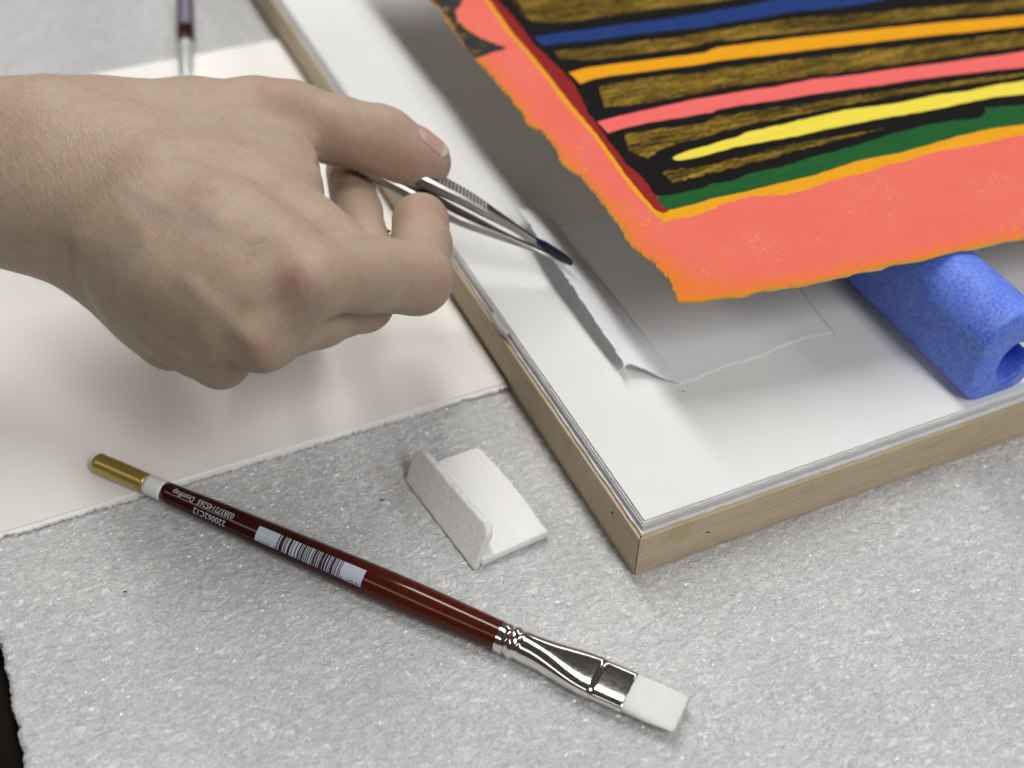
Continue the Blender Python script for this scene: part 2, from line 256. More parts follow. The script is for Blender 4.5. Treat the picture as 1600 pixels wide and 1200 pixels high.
def noise2(x, y, seed=0):
    """smooth value noise, ~[-1,1]"""
    r = np.random.default_rng(seed)
    T = r.random((256, 256)) * 2 - 1
    xi = np.floor(x).astype(int); yi = np.floor(y).astype(int)
    fx = x - xi; fy = y - yi
    fx = fx * fx * (3 - 2 * fx); fy = fy * fy * (3 - 2 * fy)
    a = T[xi & 255, yi & 255]; b = T[(xi + 1) & 255, yi & 255]
    c = T[xi & 255, (yi + 1) & 255]; d = T[(xi + 1) & 255, (yi + 1) & 255]
    return (a * (1 - fx) + b * fx) * (1 - fy) + (c * (1 - fx) + d * fx) * fy

# ------------------------------------------------------------------ materials
class Mat:
    def __init__(s, name, rough=0.6, spec=0.4, metal=0.0):
        s.m = bpy.data.materials.new(name); s.m.use_nodes = True
        s.nt = s.m.node_tree; s.b = s.nt.nodes["Principled BSDF"]
        s.b.inputs["Roughness"].default_value = rough
        s.b.inputs["Specular IOR Level"].default_value = spec
        s.b.inputs["Metallic"].default_value = metal
        s.co = None
    def n(s, t, **kw):
        x = s.nt.nodes.new(t)
        for k, v in kw.items():
            if k in x.inputs.keys(): x.inputs[k].default_value = v
            else: setattr(x, k, v)
        return x
    def l(s, a, b): s.nt.links.new(a, b)
    def coords(s, scale=(1, 1, 1), rot=(0, 0, 0)):
        tc = s.n('ShaderNodeNewGeometry') if False else s.n('ShaderNodeTexCoord')
        mp = s.n('ShaderNodeMapping')
        mp.inputs['Scale'].default_value = scale; mp.inputs['Rotation'].default_value = rot
        s.l(tc.outputs['Object'], mp.inputs['Vector'])
        return mp.outputs[0]
    def noise(s, vec, scale, detail=4, rough=0.55, dist=0.0):
        x = s.n('ShaderNodeTexNoise'); x.inputs['Scale'].default_value = scale
        x.inputs['Detail'].default_value = detail; x.inputs['Roughness'].default_value = rough
        x.inputs['Distortion'].default_value = dist
        s.l(vec, x.inputs['Vector']); return x.outputs['Fac']
    def ramp(s, fac, stops):
        x = s.n('ShaderNodeValToRGB'); e = x.color_ramp.elements
        while len(e) > 1: e.remove(e[-1])
        e[0].position = stops[0][0]; e[0].color = tuple(stops[0][1]) + ((1,) if len(stops[0][1]) == 3 else ())
        for p, c in stops[1:]:
            q = e.new(p); q.color = tuple(c) + ((1,) if len(c) == 3 else ())
        s.l(fac, x.inputs['Fac']); return x.outputs['Color']
    def mix(s, fac, a, b, mode='MIX'):
        x = s.n('ShaderNodeMix', data_type='RGBA', blend_type=mode)
        for v, i in ((fac, 0), (a, 6), (b, 7)):
            if isinstance(v, bpy.types.NodeSocket): s.l(v, x.inputs[i])
            elif i == 0: x.inputs[0].default_value = v
            else: x.inputs[i].default_value = tuple(v) + ((1,) if len(v) == 3 else ())
        return x.outputs[2]
    def math(s, op, a, b=0.0, clamp=False):
        x = s.n('ShaderNodeMath', operation=op); x.use_clamp = clamp
        for v, i in ((a, 0), (b, 1)):
            if isinstance(v, bpy.types.NodeSocket): s.l(v, x.inputs[i])
            else: x.inputs[i].default_value = v
        return x.outputs[0]
    def attr(s, name):
        x = s.n('ShaderNodeAttribute'); x.attribute_name = name; return x.outputs['Fac']
    def bump(s, h, dist, strength=1.0, prev=None):
        x = s.n('ShaderNodeBump'); x.inputs['Distance'].default_value = dist
        x.inputs['Strength'].default_value = strength
        s.l(h, x.inputs['Height'])
        if prev is not None: s.l(prev, x.inputs['Normal'])
        return x.outputs[0]
    def base(s, c):
        if isinstance(c, bpy.types.NodeSocket): s.l(c, s.b.inputs['Base Color'])
        else: s.b.inputs['Base Color'].default_value = tuple(c) + (1,)
    def normal(s, nrm): s.l(nrm, s.b.inputs['Normal'])

def paper_mat(name, colr, grain=0.00006, scale=1500, rough=0.85, tint=None, vary=0.04):
    m = Mat(name, rough, 0.25)
    v = m.coords()
    big = m.noise(v, 14, 3)
    c2 = tint or tuple(x * (1 - vary) for x in colr)
    fib = m.noise(m.coords((1, 3, 1), (0, 0, 0.4)), 500, 3, 0.6)
    f = m.ramp(big, [(0.35, (0, 0, 0)), (0.65, (1, 1, 1))])
    c = m.mix(f, colr, c2)
    c = m.mix(m.ramp(fib, [(0.3, (0.05, 0.05, 0.05)), (0.75, (0, 0, 0))]), c, tuple(x * 0.8 for x in colr))
    m.base(c)
    m.normal(m.bump(m.noise(v, scale, 4, 0.7), grain, 0.6))
    return m.m

M = {}
M['board'] = paper_mat('white_board', (0.82, 0.825, 0.825))
M['core'] = paper_mat('grey_board_core', (0.60, 0.605, 0.62))
M['core_light'] = paper_mat('light_board_layer', (0.80, 0.80, 0.80))
M['tissue'] = paper_mat('torn_paper', (0.83, 0.85, 0.88), 0.00012, 1200)
M['cream'] = paper_mat('cream_mat_board', (0.90, 0.885, 0.855), tint=(0.885, 0.862, 0.825))
M['cream_edge'] = paper_mat('board_edge', (0.90, 0.90, 0.89), 0.0002, 900)

def wood_face(axis):
    m = Mat('wood_grain_' + axis, 0.62, 0.3)
    sc = (16, 400, 420) if axis == 'x' else (400, 16, 420)
    g = m.noise(m.coords(sc), 1.0, 5, 0.6, 0.3)
    sc2 = (60, 1500, 1500) if axis == 'x' else (1500, 60, 1500)
    g2 = m.noise(m.coords(sc2), 1.0, 3, 0.6)
    c = m.ramp(g, [(0.2, (0.50, 0.40, 0.275)), (0.5, (0.55, 0.445, 0.31)), (0.8, (0.60, 0.495, 0.355))])
    c = m.mix(m.ramp(g2, [(0.34, (0.5, 0.5, 0.5)), (0.5, (0, 0, 0))]), c, (0.40, 0.29, 0.18))
    st = m.noise(m.coords(), 70, 2)
    c = m.mix(m.ramp(st, [(0.62, (0, 0, 0)), (0.72, (0.4, 0.4, 0.4))]), c, (0.40, 0.32, 0.15))
    m.base(c); m.normal(m.bump(g2, 0.0002, 0.6))
    return m.m
M['wood_x'] = wood_face('x'); M['wood_y'] = wood_face('y')

def simple(name, c, rough=0.5, spec=0.5, metal=0.0, noise=None):
    m = Mat(name, rough, spec, metal)
    if noise:
        n = m.noise(m.coords(), noise[0], 3)
        m.base(m.mix(m.ramp(n, [(0.35, (0, 0, 0)), (0.65, (1, 1, 1))]), c, noise[1]))
    else: m.base(c)
    return m.m
M['dark'] = simple('dark_hole', (0.02, 0.014, 0.01), 0.9)
M['table'] = simple('dark_table', (0.010, 0.007, 0.005), 0.8, 0.08, noise=(30, (0.006, 0.004, 0.003)))
M['film'] = simple('clear_film_edge', (0.50, 0.49, 0.50), 0.3)

# ------------------------------------------------------------------ table and foam sheet
FX0 = -32.73
o = mesh_np('table_top', [(-1500, -900, -9.5), (1800, -900, -9.5), (1800, 2200, -9.5), (-1500, 2200, -9.5)], [(0, 1, 2, 3)], M['table'], smooth=False)
tag(o, 'dark brown table top showing past the corner of the white foam', 'table', kind='structure')

def foam_mat():
    m = Mat('expanded_foam', 0.30, 0.5)
    # elongated crinkled cells running along the sheet, thin bright walls between greyer hollows
    warp = m.n('ShaderNodeTexNoise'); warp.inputs['Scale'].default_value = 240; warp.inputs['Detail'].default_value = 3
    tc = m.n('ShaderNodeTexCoord'); m.l(tc.outputs['Object'], warp.inputs['Vector'])
    sc = m.n('ShaderNodeVectorMath', operation='SCALE'); sc.inputs['Scale'].default_value = 0.0042
    sub = m.n('ShaderNodeVectorMath', operation='SUBTRACT'); sub.inputs[1].default_value = (0.5, 0.5, 0.5)
    m.l(warp.outputs['Color'], sub.inputs[0]); m.l(sub.outputs[0], sc.inputs[0])
    ad = m.n('ShaderNodeVectorMath', operation='ADD'); m.l(tc.outputs['Object'], ad.inputs[0]); m.l(sc.outputs[0], ad.inputs[1])
    def mp(s, r=0.0):
        x = m.n('ShaderNodeMapping'); x.inputs['Scale'].default_value = s; x.inputs['Rotation'].default_value = (0, 0, r)
        m.l(ad.outputs[0], x.inputs['Vector']); return x.outputs[0]
    wall = m.n('ShaderNodeTexVoronoi', feature='DISTANCE_TO_EDGE'); wall.inputs['Scale'].default_value = 1.0
    m.l(mp((330, 620, 350), 0.05), wall.inputs['Vector'])
    wall2 = m.n('ShaderNodeTexVoronoi', feature='DISTANCE_TO_EDGE'); wall2.inputs['Scale'].default_value = 1.0
    m.l(mp((700, 1250, 800), -0.1), wall2.inputs['Vector'])
    streak = m.noise(mp((190, 700, 300), 0.05), 1.0, 4, 0.65)
    fleck = m.noise(mp((300, 880, 600), 0.10), 1.0, 3, 0.6)
    fleck2 = m.noise(mp((1100, 2300, 1500), -0.05), 1.0, 2, 0.6)
    big = m.noise(tc.outputs['Object'], 26, 3)
    w1 = m.ramp(wall.outputs['Distance'], [(0.0, (1, 1, 1)), (0.16, (0, 0, 0))])
    w2 = m.ramp(wall2.outputs['Distance'], [(0.0, (1, 1, 1)), (0.2, (0, 0, 0))])
    h = m.math('ADD', m.math('MULTIPLY', w1, 0.30), m.math('MULTIPLY', w2, 0.20))
    h = m.math('ADD', h, m.math('MULTIPLY', streak, 0.75))
    h = m.math('ADD', h, m.math('MULTIPLY', fleck2, 0.45))
    soft = m.bump(m.math('ADD', h, m.math('MULTIPLY', fleck, 0.8)), 0.0008, 0.9)
    def bubbles(s, r):
        x = m.n('ShaderNodeTexVoronoi', feature='F1'); x.inputs['Scale'].default_value = 1.0
        m.l(mp(s, r), x.inputs['Vector'])
        return m.math('SUBTRACT', 1.0, m.math('MULTIPLY', x.outputs['Distance'], x.outputs['Distance']))
    b1 = bubbles((360, 640, 450), 0.06); b2 = bubbles((900, 1500, 900), -0.05)
    dome = m.math('ADD', m.math('MULTIPLY', b1, 1.0), m.math('MULTIPLY', b2, 0.35))
    dome = m.math('ADD', dome, m.math('MULTIPLY', fleck2, 0.5))
    crisp = m.bump(dome, 0.0022, 1.0)
    soft = m.bump(m.math('ADD', h, m.math('MULTIPLY', dome, 0.5)), 0.0007, 0.9)
    c = m.ramp(streak, [(0.30, (0.54, 0.55, 0.565)), (0.68, (0.82, 0.82, 0.82))])
    c = m.mix(m.math('MULTIPLY', w1, 0.40), c, (0.80, 0.805, 0.81))
    c = m.mix(m.math('MULTIPLY', w2, 0.22), c, (0.80, 0.805, 0.81))
    painted_glint = m.math('MULTIPLY', m.ramp(fleck, [(0.57, (0, 0, 0)), (0.64, (1, 1, 1))]), 1.0)
    c = m.mix(painted_glint, c, (0.97, 0.97, 0.97))  # white flecks painted into the colour as glints off the cells
    c = m.mix(m.ramp(big, [(0.3, (0.3,) * 3), (0.65, (0, 0, 0))]), c, (0.44, 0.445, 0.455))
    m.base(c); m.normal(soft)
    m.b.inputs['Subsurface Weight'].default_value = 0.85
    m.b.inputs['Subsurface Radius'].default_value = (1.0, 1.0, 1.0)
    m.b.inputs['Subsurface Scale'].default_value = 0.0010
    m.b.inputs['Coat Weight'].default_value = 1.0
    m.b.inputs['Coat Roughness'].default_value = 0.12
    m.b.inputs['Coat IOR'].default_value = 1.7
    m.l(crisp, m.b.inputs['Coat Normal'])
    return m.m
M['foam'] = foam_mat()

def foam_height(x, y):
    h = 0.35 * noise2(x / 7.0, y / 2.2, 1) + 0.30 * noise2(x / 3.1 + 9, y / 1.15 + 4, 2) + 0.16 * noise2(x / 1.3, y / 0.8, 3)
    return h * 0.5
def foam_sheet():
    xs = np.r_[np.arange(FX0, 340, 0.55), np.arange(340, 900, 12.0)]
    ys = np.r_[np.arange(60, 300, 0.55), np.arange(300, 620, 1.6), np.arange(620, 1500, 20)]
    X, Y = np.meshgrid(xs, ys, indexing='ij')
    edge = np.clip((X - FX0) / 1.5, 0, 1)
    Z = foam_height(X, Y) - 0.25 - 0.8 * (1 - edge) ** 2
    X = X + (1 - np.clip((X - FX0) / 4, 0, 1)) * (0.5 * noise2(Y / 2.1, Y * 0 + 3, 5) + 0.3 * noise2(Y / 0.8, Y * 0 + 8, 6))
    nu, nv = X.shape
    V = np.stack([X, Y, Z], -1).reshape(-1, 3)
    F = grid_faces(nu, nv)
    # left side wall
    nz = 6; zs = np.linspace(0, 1, nz)
    W = []
    for k in range(nz):
        p = V[:nv].copy(); p[:, 2] = p[:, 2] * (1 - zs[k]) - 9.0 * zs[k]
        p[:, 0] += 0.5 * noise2(p[:, 1] / 1.7, np.full(nv, k * 1.3), 12) * (0 < k)
        W.append(p)
    W = np.concatenate(W); b = len(V)
    V = np.concatenate([V, W]); F = np.concatenate([F, grid_faces(nz, nv) + b])
    o = mesh_np('foam_sheet', V, F, M['foam'])
    tag(o, 'white crinkled packing foam sheet laid over the dark table under everything', 'foam sheet')
    # thin upstanding walls of burst cells, catching the light as short bright strokes
    r = np.random.default_rng(11); n = 105000
    x = r.uniform(FX0 + 0.5, 345, n); y = r.uniform(72, 300, n)
    k = ~((x > 134) & (y > 190.5)) & ~((x < 134) & (y > 276)); x, y = x[k], y[k]; n = len(x)
    L = r.uniform(0.5, 1.7, n); th = r.normal(0.05, 0.45, n); bow = r.normal(0, 0.22, n) * L
    hz = r.uniform(0.10, 0.40, n); lean = r.normal(0, 0.8, n)
    ux, uy = np.cos(th), np.sin(th); vx, vy = -uy, ux
    P = []
    for q, b_ in ((-0.5, 0.0), (0.0, 1.0), (0.5, 0.0)):
        px = x + ux * L * q + vx * bow * b_; py = y + uy * L * q + vy * bow * b_
        z0 = foam_height(px, py) - 0.28
        top = hz * (1.0 if q == 0 else 0.25)
        P += [np.stack([px, py, z0], 1), np.stack([px + vx * lean * top, py + vy * lean * top, z0 + top], 1)]
    V = np.stack(P, 1).reshape(-1, 3)
    i = np.arange(n)[:, None] * 6
    F = np.concatenate([i + [[0, 2, 3, 1]], i + [[2, 4, 5, 3]]])
    m = Mat('foam_cell_wall', 0.17, 1.0); m.base((0.92, 0.92, 0.925))
    m.b.inputs['Transmission Weight'].default_value = 0.0
    tr = m.n('ShaderNodeBsdfTranslucent'); tr.inputs['Color'].default_value = (0.85, 0.86, 0.87, 1)
    mx = m.n('ShaderNodeMixShader'); mx.inputs[0].default_value = 0.3
    m.l(m.b.outputs[0], mx.inputs[1]); m.l(tr.outputs[0], mx.inputs[2])
    m.l(mx.outputs[0], m.nt.nodes['Material Output'].inputs['Surface'])
    w = mesh_np('cell_wall', V, F, m.m, o, smooth=False); w['kind'] = 'stuff'
foam_sheet()

# ------------------------------------------------------------------ cream board under the hand
def cream_board():
    t = empty('mat_board', (40, 400, 0.2), 'large cream board with torn lower edge lying under the hand', 'board')
    x0, x1, y0, y1 = -160.0, 134.2, 276.8, 526.5
    n = 900
    xs = np.linspace(x0, x1, n)
    jag = 0.16 * noise2(xs / 2.3, xs * 0, 21) + 0.28 * noise2(xs / 0.62, xs * 0 + 4, 23) + 0.8 * np.clip(noise2(xs / 1.1, xs * 0 + 5, 22) - 0.4, 0, 1) - 1.3 * np.clip(noise2(xs / 2.2, xs * 0 + 2, 27) - 0.6, 0, 1)
    lo = 0.25; top = 1.75
    def plate(nm, fr, z0, z1, mat, back=y1):
        V = []; ny = 14
        ys = np.linspace(0, 1, ny) ** 2
        for z in (z1, z0):
            for q in ys: V.append(np.stack([xs, fr * (1 - q) + back * q, np.full(n, z)], 1))
        V = np.concatenate(V)
        F = list(grid_faces(ny, n, flip=True)) + list(grid_faces(ny, n) + ny * n)
        i = np.arange(n - 1); f = np.stack([i, i + ny * n, i + 1 + ny * n, i + 1], 1)
        g = np.stack([i + (ny - 1) * n, i + 1 + (ny - 1) * n, i + 1 + (2 * ny - 1) * n, i + (2 * ny - 1) * n], 1)
        F = np.concatenate([np.array(F), f, g])
        return mesh_np(nm, V, F, mat, t, smooth=False)
    plate('face_layer', y0 + 0.75 + 0.05 * jag, 1.15, top, M['cream'])
    plate('torn_backing_layer', y0 - 0.8 + 1.3 * jag, lo, 1.14, M['cream_edge'])
cream_board()

# ------------------------------------------------------------------ shallow wooden frame
FCX, FCY = 134.94, 191.03
FX1, FY1, FZ = 640.0, 640.0, 16.0
def bev_box(name, pts_xy, z0, z1, mat, parent, bevel=0.5, seg=2):
    bm = bmesh.new()
    lo = [bm.verts.new((x * MM, y * MM, z0 * MM)) for x, y in pts_xy]
    hi = [bm.verts.new((x * MM, y * MM, z1 * MM)) for x, y in pts_xy]
    n = len(pts_xy)
    bm.faces.new(hi); bm.faces.new(lo[::-1])
    for i in range(n): bm.faces.new((lo[i], lo[(i + 1) % n], hi[(i + 1) % n], hi[i]))
    bmesh.ops.recalc_face_normals(bm, faces=bm.faces)
    if bevel > 0:
        bmesh.ops.bevel(bm, geom=bm.edges[:] , offset=bevel * MM, segments=seg, affect='EDGES', profile=0.6)
    me = bpy.data.meshes.new(name); bm.to_mesh(me); bm.free()
    return link_mesh(name, me, mat, parent)

def wooden_frame():
    t = empty('wooden_frame', (FCX, FCY, 0), 'shallow pale wooden frame carrying the white mount board', 'frame')
    w = 18.0; g = 0.16; x0, y0, x1, y1 = FCX, FCY, FX1, FY1
    bev_box('rail', [(x0 + g, y0), (x1 - g, y0), (x1 - w - g, y0 + w), (x0 + w + g, y0 + w)], 0.15, FZ, M['wood_x'], t, 0.35)
    bev_box('rail', [(x0, y0 + g), (x0 + w, y0 + w + g), (x0 + w, y1 - w - g), (x0, y1 - g)], 0.15, FZ, M['wood_y'], t, 0.35)
    bev_box('rail', [(x1, y0 + g), (x1, y1 - g), (x1 - w, y1 - w - g), (x1 - w, y0 + w + g)], 0.15, FZ, M['wood_y'], t, 0.35)
    bev_box('rail', [(x0 + g, y1), (x0 + w + g, y1 - w), (x1 - w - g, y1 - w), (x1 - g, y1)], 0.15, FZ, M['wood_x'], t, 0.35)
    # small filled nail holes in the two outer faces
    def disc(c, nrm, r):
        a = np.linspace(0, 2 * np.pi, 12, endpoint=False)
        rr = r * (1 + 0.25 * np.sin(3 * a + c[0]))
        if nrm == 'x': V = [(c[0], c[1] + q * np.cos(k), c[2] + q * np.sin(k)) for k, q in zip(a, rr)]
        else: V = [(c[0] + q * np.cos(k), c[1], c[2] + q * np.sin(k)) for k, q in zip(a, rr)]
        mesh_np('nail_hole', V, [tuple(range(12))], M['dark'], t, smooth=False)
    disc((x0 - 0.03, 206.2, 11.3), 'x', 0.55)
    disc((x0 - 0.03, 205.5, 10.0), 'x', 0.35)
    disc((158.0, y0 - 0.03, 8.4), 'y', 0.45)
    disc((158.9, y0 - 0.03, 7.8), 'y', 0.3)
wooden_frame()

BZ = 20.5
def layered_board():
    t = empty('mount_board', (400, 400, FZ), 'white layered mount board lying on the wooden frame', 'board')
    def slab(nm, ins, z0, z1, mat, rough):
        x0, y0, x1, y1 = FCX + ins, FCY + ins, FX1 - ins, FY1 - ins
        n = 420
        xs = np.linspace(x0, x1, n); ys = np.linspace(y0, y1, n)
        ring = [(x, y0 + rough * (0.6 * noise2(np.array([x / 2.0]), np.array([z0 * 3.1]), 31)[0] + 0.5 * noise2(np.array([x / 0.7]), np.array([z0]), 33)[0])) for x in xs[:-1]]
        ring += [(x1, y) for y in np.linspace(y0, y1, 30)[:-1]]
        ring += [(x, y1) for x in np.linspace(x1, x0, 30)[:-1]]
        ring += [(x0 + rough * 0.6 * noise2(np.array([y / 3.0]), np.array([z0 * 1.7]), 32)[0], y) for y in ys[::-1][:-1]]
        bev_box(nm, ring, z0, z1, mat, t, 0)
    slab('backing_layer', 1.0, FZ + 0.05, FZ + 1.1, M['core_light'], 0.35)
    slab('grey_core', 1.7, FZ + 1.1, FZ + 3.0, M['core'], 0.12)
    slab('inner_layer', 2.1, FZ + 3.0, FZ + 3.7, M['core_light'], 0.25)
    slab('face_layer', 2.5, FZ + 3.7, BZ, M['board'], 0.12)
layered_board()

# short curl of clear film at the left edge of the board
def film_curl():
    V = []; ys = np.linspace(281, 293, 18)
    for y in ys:
        q = math.sin((y - 281) / 12 * math.pi)
        for k, (dx, z) in enumerate(((1.6 - 0.3 * q, FZ + 3.3), (1.0 - 0.7 * q, FZ + 3.3 + 0.5 * q), (0.6 - 1.1 * q, FZ + 2.6), (0.6 - 1.1 * q, FZ + 1.6), (1.0 - 0.6 * q, FZ + 1.15))):
            V.append((FCX + dx, y, z))
    o = mesh_np('film_curl', V, grid_faces(18, 5), M['film'])
    sm = o.modifiers.new('thickness', 'SOLIDIFY'); sm.thickness = 0.15 * MM
    tag(o, 'short bulging curl of clear film on left edge of the frame', 'film')
film_curl()

# ------------------------------------------------------------------ torn paper with the flap the tweezers lift
def torn_sheet():
    t = empty('torn_paper', (176, 280, BZ), 'thin white torn paper on the board with its strip lifted by tweezers', 'paper')
    # flat part: ragged front edge, right edge up under the painting
    E = np.array(D['tissue_edge'])
    front = resample(E[:11 + 1], 110); side = resample(np.r_[E[12:], [[239.5, 325.5]]], 70)
    fy = front[:, 1] + 0.25 * noise2(front[:, 0] / 1.5, front[:, 0] * 0, 41) + 0.15 * noise2(front[:, 0] / 0.5, front[:, 0] * 0, 42)
    V = []; n = 110; m = 70
    sy = (side[:, 1] - side[0, 1]); sx = side[:, 0] - side[0, 0]
    for j in range(m):
        u = np.linspace(0, 1, n)
        x = front[:, 0] + u * sx[j] + u * 0.2 * noise2(np.array([j / 1.3]), np.array([3.0]), 43)[0]
        y = fy * (1 - j / (m - 1)) + j / (m - 1) * 325.5
        y = fy + (325.5 - fy) * (sy[j] / sy[-1])
        edge = np.minimum(np.minimum(u * 58, (1 - u) * 58), j * 1.5)
        z = BZ + 0.12 - 0.16 * np.exp(-(u * 58 / 1.5) ** 2) + 0.25 * np.exp(-((1 - u) * 58 / 1.2) ** 2) + 0.22 * np.exp(-(j * 1.3 / 1.6) ** 2) * (0.5 + 0.5 * noise2(u * 14, u * 0, 44))
        V.append(np.stack([x, y, z], 1))
    V = np.concatenate(V)
    o = mesh_np('flat_sheet', V, grid_faces(m, n, flip=True), M['tissue'], t)
    s = o.modifiers.new('thickness', 'SOLIDIFY'); s.thickness = 0.1 * MM; s.offset = -1
    # lifted strip
    fr = resample(D['flap_free'], 260); fo = resample(D['flap_fold'], 260)
    fr0 = np.stack([smooth1(fr[:, k_], 21) for k_ in range(3)], 1); fr0[:4] = fr[:4]
    fr = fr + np.stack([0.28 * noise2(np.arange(260) / 5.0, np.zeros(260), 45) + 0.22 * noise2(np.arange(260) / 1.7, np.zeros(260), 46),
                        0.3 * noise2(np.arange(260) / 3.0, np.zeros(260), 47), 0.15 * noise2(np.arange(260) / 3.0, np.ones(260), 48)], 1)
    V = []; k = 22
    for q in np.linspace(0, 1, k):
        p = fo * (1 - q) + fr0 * q + (fr - fr0) * q ** 7
        p[:, 2] += -1.1 * np.sin(math.pi * q) * np.clip((fr0[:, 2] - 21) / 8, 0, 1)
        V.append(p)
    o = mesh_np('lifted_strip', np.concatenate(V), grid_faces(k, 260), M['tissue'], t)
    s = o.modifiers.new('thickness', 'SOLIDIFY'); s.thickness = 0.45 * MM; s.offset = 0
    # loose fibres along the torn edge, one long wisp at its corner
    V = []; F = []
    def fibre(p0, d, L, r):
        b = len(V); d = Vector(d).normalized(); side = d.orthogonal().normalized(); up = d.cross(side)
        q = Vector(p0)
        for i in range(4):
            rr = r * (1 - i / 4.0)
            for a in range(3):
                V.append(tuple(q + side * rr * math.cos(a * 2.1) + up * rr * math.sin(a * 2.1)))
            d = (d + Vector((rng.normal(), rng.normal(), rng.normal())) * 0.25).normalized()
            q = q + d * (L / 3)
        for i in range(3):
            for a in range(3):
                F.append((b + i * 3 + a, b + i * 3 + (a + 1) % 3, b + i * 3 + 3 + (a + 1) % 3, b + i * 3 + 3 + a))
    for i in rng.integers(0, 230, 150):
        fibre(fr[i], (-1 + 0.5 * rng.normal(), 0.8 * rng.normal() - 0.3, 0.5 * rng.normal() - 0.2), rng.uniform(0.4, 1.3), 0.05)
    c = D['flap_free'][5]
    for dd in ((-0.75, -1, -0.5), (-0.4, -1, -0.7), (-0.2, -0.5, -1)): fibre(c, dd, 3.6, 0.16)
    fibre(c, (-1, -0.1, 0.1), 1.2, 0.2)
    f = mesh_np('torn_fibre', V, F, M['tissue'], t); f['kind'] = 'stuff'
torn_sheet()

# ------------------------------------------------------------------ painted sheet
def paint_mat(name, c, c2=None, streak=0.6, rough=0.6, bump=0.0001):
    m = Mat(name, rough, 0.04)
    v = m.coords((60, 900, 400), (0, 0, 0.17))
    n = m.noise(v, 1.0, 4, 0.65)
    c2 = c2 or tuple(x * 0.72 for x in c)
    k = m.ramp(n, [(0.38, (streak,) * 3), (0.62, (0, 0, 0))])
    m.base(m.mix(k, c, c2))
    m.normal(m.bump(m.noise(m.coords(), 1400, 3, 0.6), bump, 0.6, m.bump(n, bump, 0.5)))
    return m.m
def coral_mat():
    m = Mat('coral_paint_on_rough_paper', 0.8, 0.06)
    v = m.coords()
    e = m.attr('edge_mm')
    n1 = m.noise(v, 45, 5, 0.65); n2 = m.noise(v, 420, 4, 0.7); n3 = m.noise(v, 1300, 3, 0.7)
    c = m.mix(m.ramp(n1, [(0.3, (0, 0, 0)), (0.7, (1, 1, 1))]), (0.92, 0.175, 0.12), (0.91, 0.205, 0.175))
    c = m.mix(m.ramp(n3, [(0.3, (0.35,) * 3), (0.55, (0, 0, 0))]), c, (0.90, 0.16, 0.09))
    # orange ground breaking through: near the torn edge, and in scattered rubbed specks
    w = m.math('MULTIPLY', m.math('SUBTRACT', 1.0, m.math('DIVIDE', e, 9.5), True), 1.0, True)
    w = m.math('ADD', m.math('MULTIPLY', w, 0.62), m.math('MULTIPLY', m.math('SUBTRACT', n1, 0.5), 0.9))
    w = m.math('ADD', w, m.math('MULTIPLY', m.math('SUBTRACT', n2, 0.5), 1.25))
    w = m.math('ADD', w, m.math('MULTIPLY', m.attr('corner'), 0.62))
    c = m.mix(m.ramp(w, [(0.14, (0, 0, 0)), (0.66, (0.9,) * 3)]), c, (0.88, 0.225, 0.04))
    w2 = m.math('ADD', m.math('SUBTRACT', 1.0, m.math('DIVIDE', e, 2.8), True), m.math('MULTIPLY', m.math('SUBTRACT', n2, 0.5), 1.6))
    c = m.mix(m.ramp(w2, [(0.45, (0, 0, 0)), (0.85, (0.85,) * 3)]), c, (0.72, 0.30, 0.02))
    sp = m.math('MULTIPLY', m.ramp(m.noise(v, 600, 2, 0.5), [(0.60, (0, 0, 0)), (0.68, (0.8,) * 3)]), m.ramp(n1, [(0.48, (0, 0, 0)), (0.60, (1, 1, 1))]))
    c = m.mix(sp, c, (0.85, 0.42, 0.05))
    m.base(c)
    h = m.math('ADD', m.math('MULTIPLY', n2, 1.0), m.math('MULTIPLY', n3, 0.5))
    m.normal(m.bump(h, 0.0011, 0.8))
    return m.m
def gold_mat():
    m = Mat('dry_brushed_gold_over_black', 0.6, 0.05)
    s = m.noise(m.coords((80, 1700, 400), (0, 0, -0.12)), 1.0, 6, 0.8)
    p = m.noise(m.coords((420, 1900, 600), (0, 0, -0.12)), 1.0, 4, 0.8)
    w = m.math('ADD', m.math('MULTIPLY', s, 0.85), m.math('MULTIPLY', p, 0.55))
    w = m.math('ADD', w, m.math('MULTIPLY', m.noise(m.coords((40, 160, 100), (0, 0, -0.12)), 1.0, 2), 0.30))
    e = m.math('MINIMUM', m.math('DIVIDE', m.attr('edge_mm'), 1.1), 1.0)
    w = m.math('ADD', w, m.math('MULTIPLY', m.math('SUBTRACT', e, 1.0), 0.36))
    c = m.ramp(m.math('MULTIPLY', w, 0.6), [(0.445, (0.007, 0.007, 0.006)), (0.49, (0.05, 0.033, 0.005)), (0.535, (0.20, 0.125, 0.015)), (0.60, (0.52, 0.33, 0.045))])
    patch = m.noise(m.coords(), 60, 2)
    c = m.mix(m.ramp(patch, [(0.6, (0, 0, 0)), (0.8, (0.25,) * 3)]), c, (0.26, 0.13, 0.015))
    m.base(c)
    m.normal(m.bump(s, 0.00025, 0.6))
    return m.m
M['coral'] = coral_mat(); M['gold_brush'] = gold_mat()
M['black_paint'] = paint_mat('black_paint', (0.008, 0.008, 0.008), (0.014, 0.013, 0.012), 0.5, 0.6)
M['blue_paint'] = paint_mat('blue_paint', (0.02, 0.05, 0.20), (0.013, 0.033, 0.14))
M['orange_paint'] = paint_mat('amber_paint', (0.82, 0.38, 0.014), (0.76, 0.31, 0.01))
M['pink_paint'] = paint_mat('coral_pink_paint', (0.87, 0.165, 0.155), (0.80, 0.13, 0.12))
M['lemon_paint'] = paint_mat('lemon_paint', (0.86, 0.73, 0.085), (0.80, 0.62, 0.06))
M['green_paint'] = paint_mat('green_paint', (0.018, 0.115, 0.03), (0.013, 0.085, 0.024))
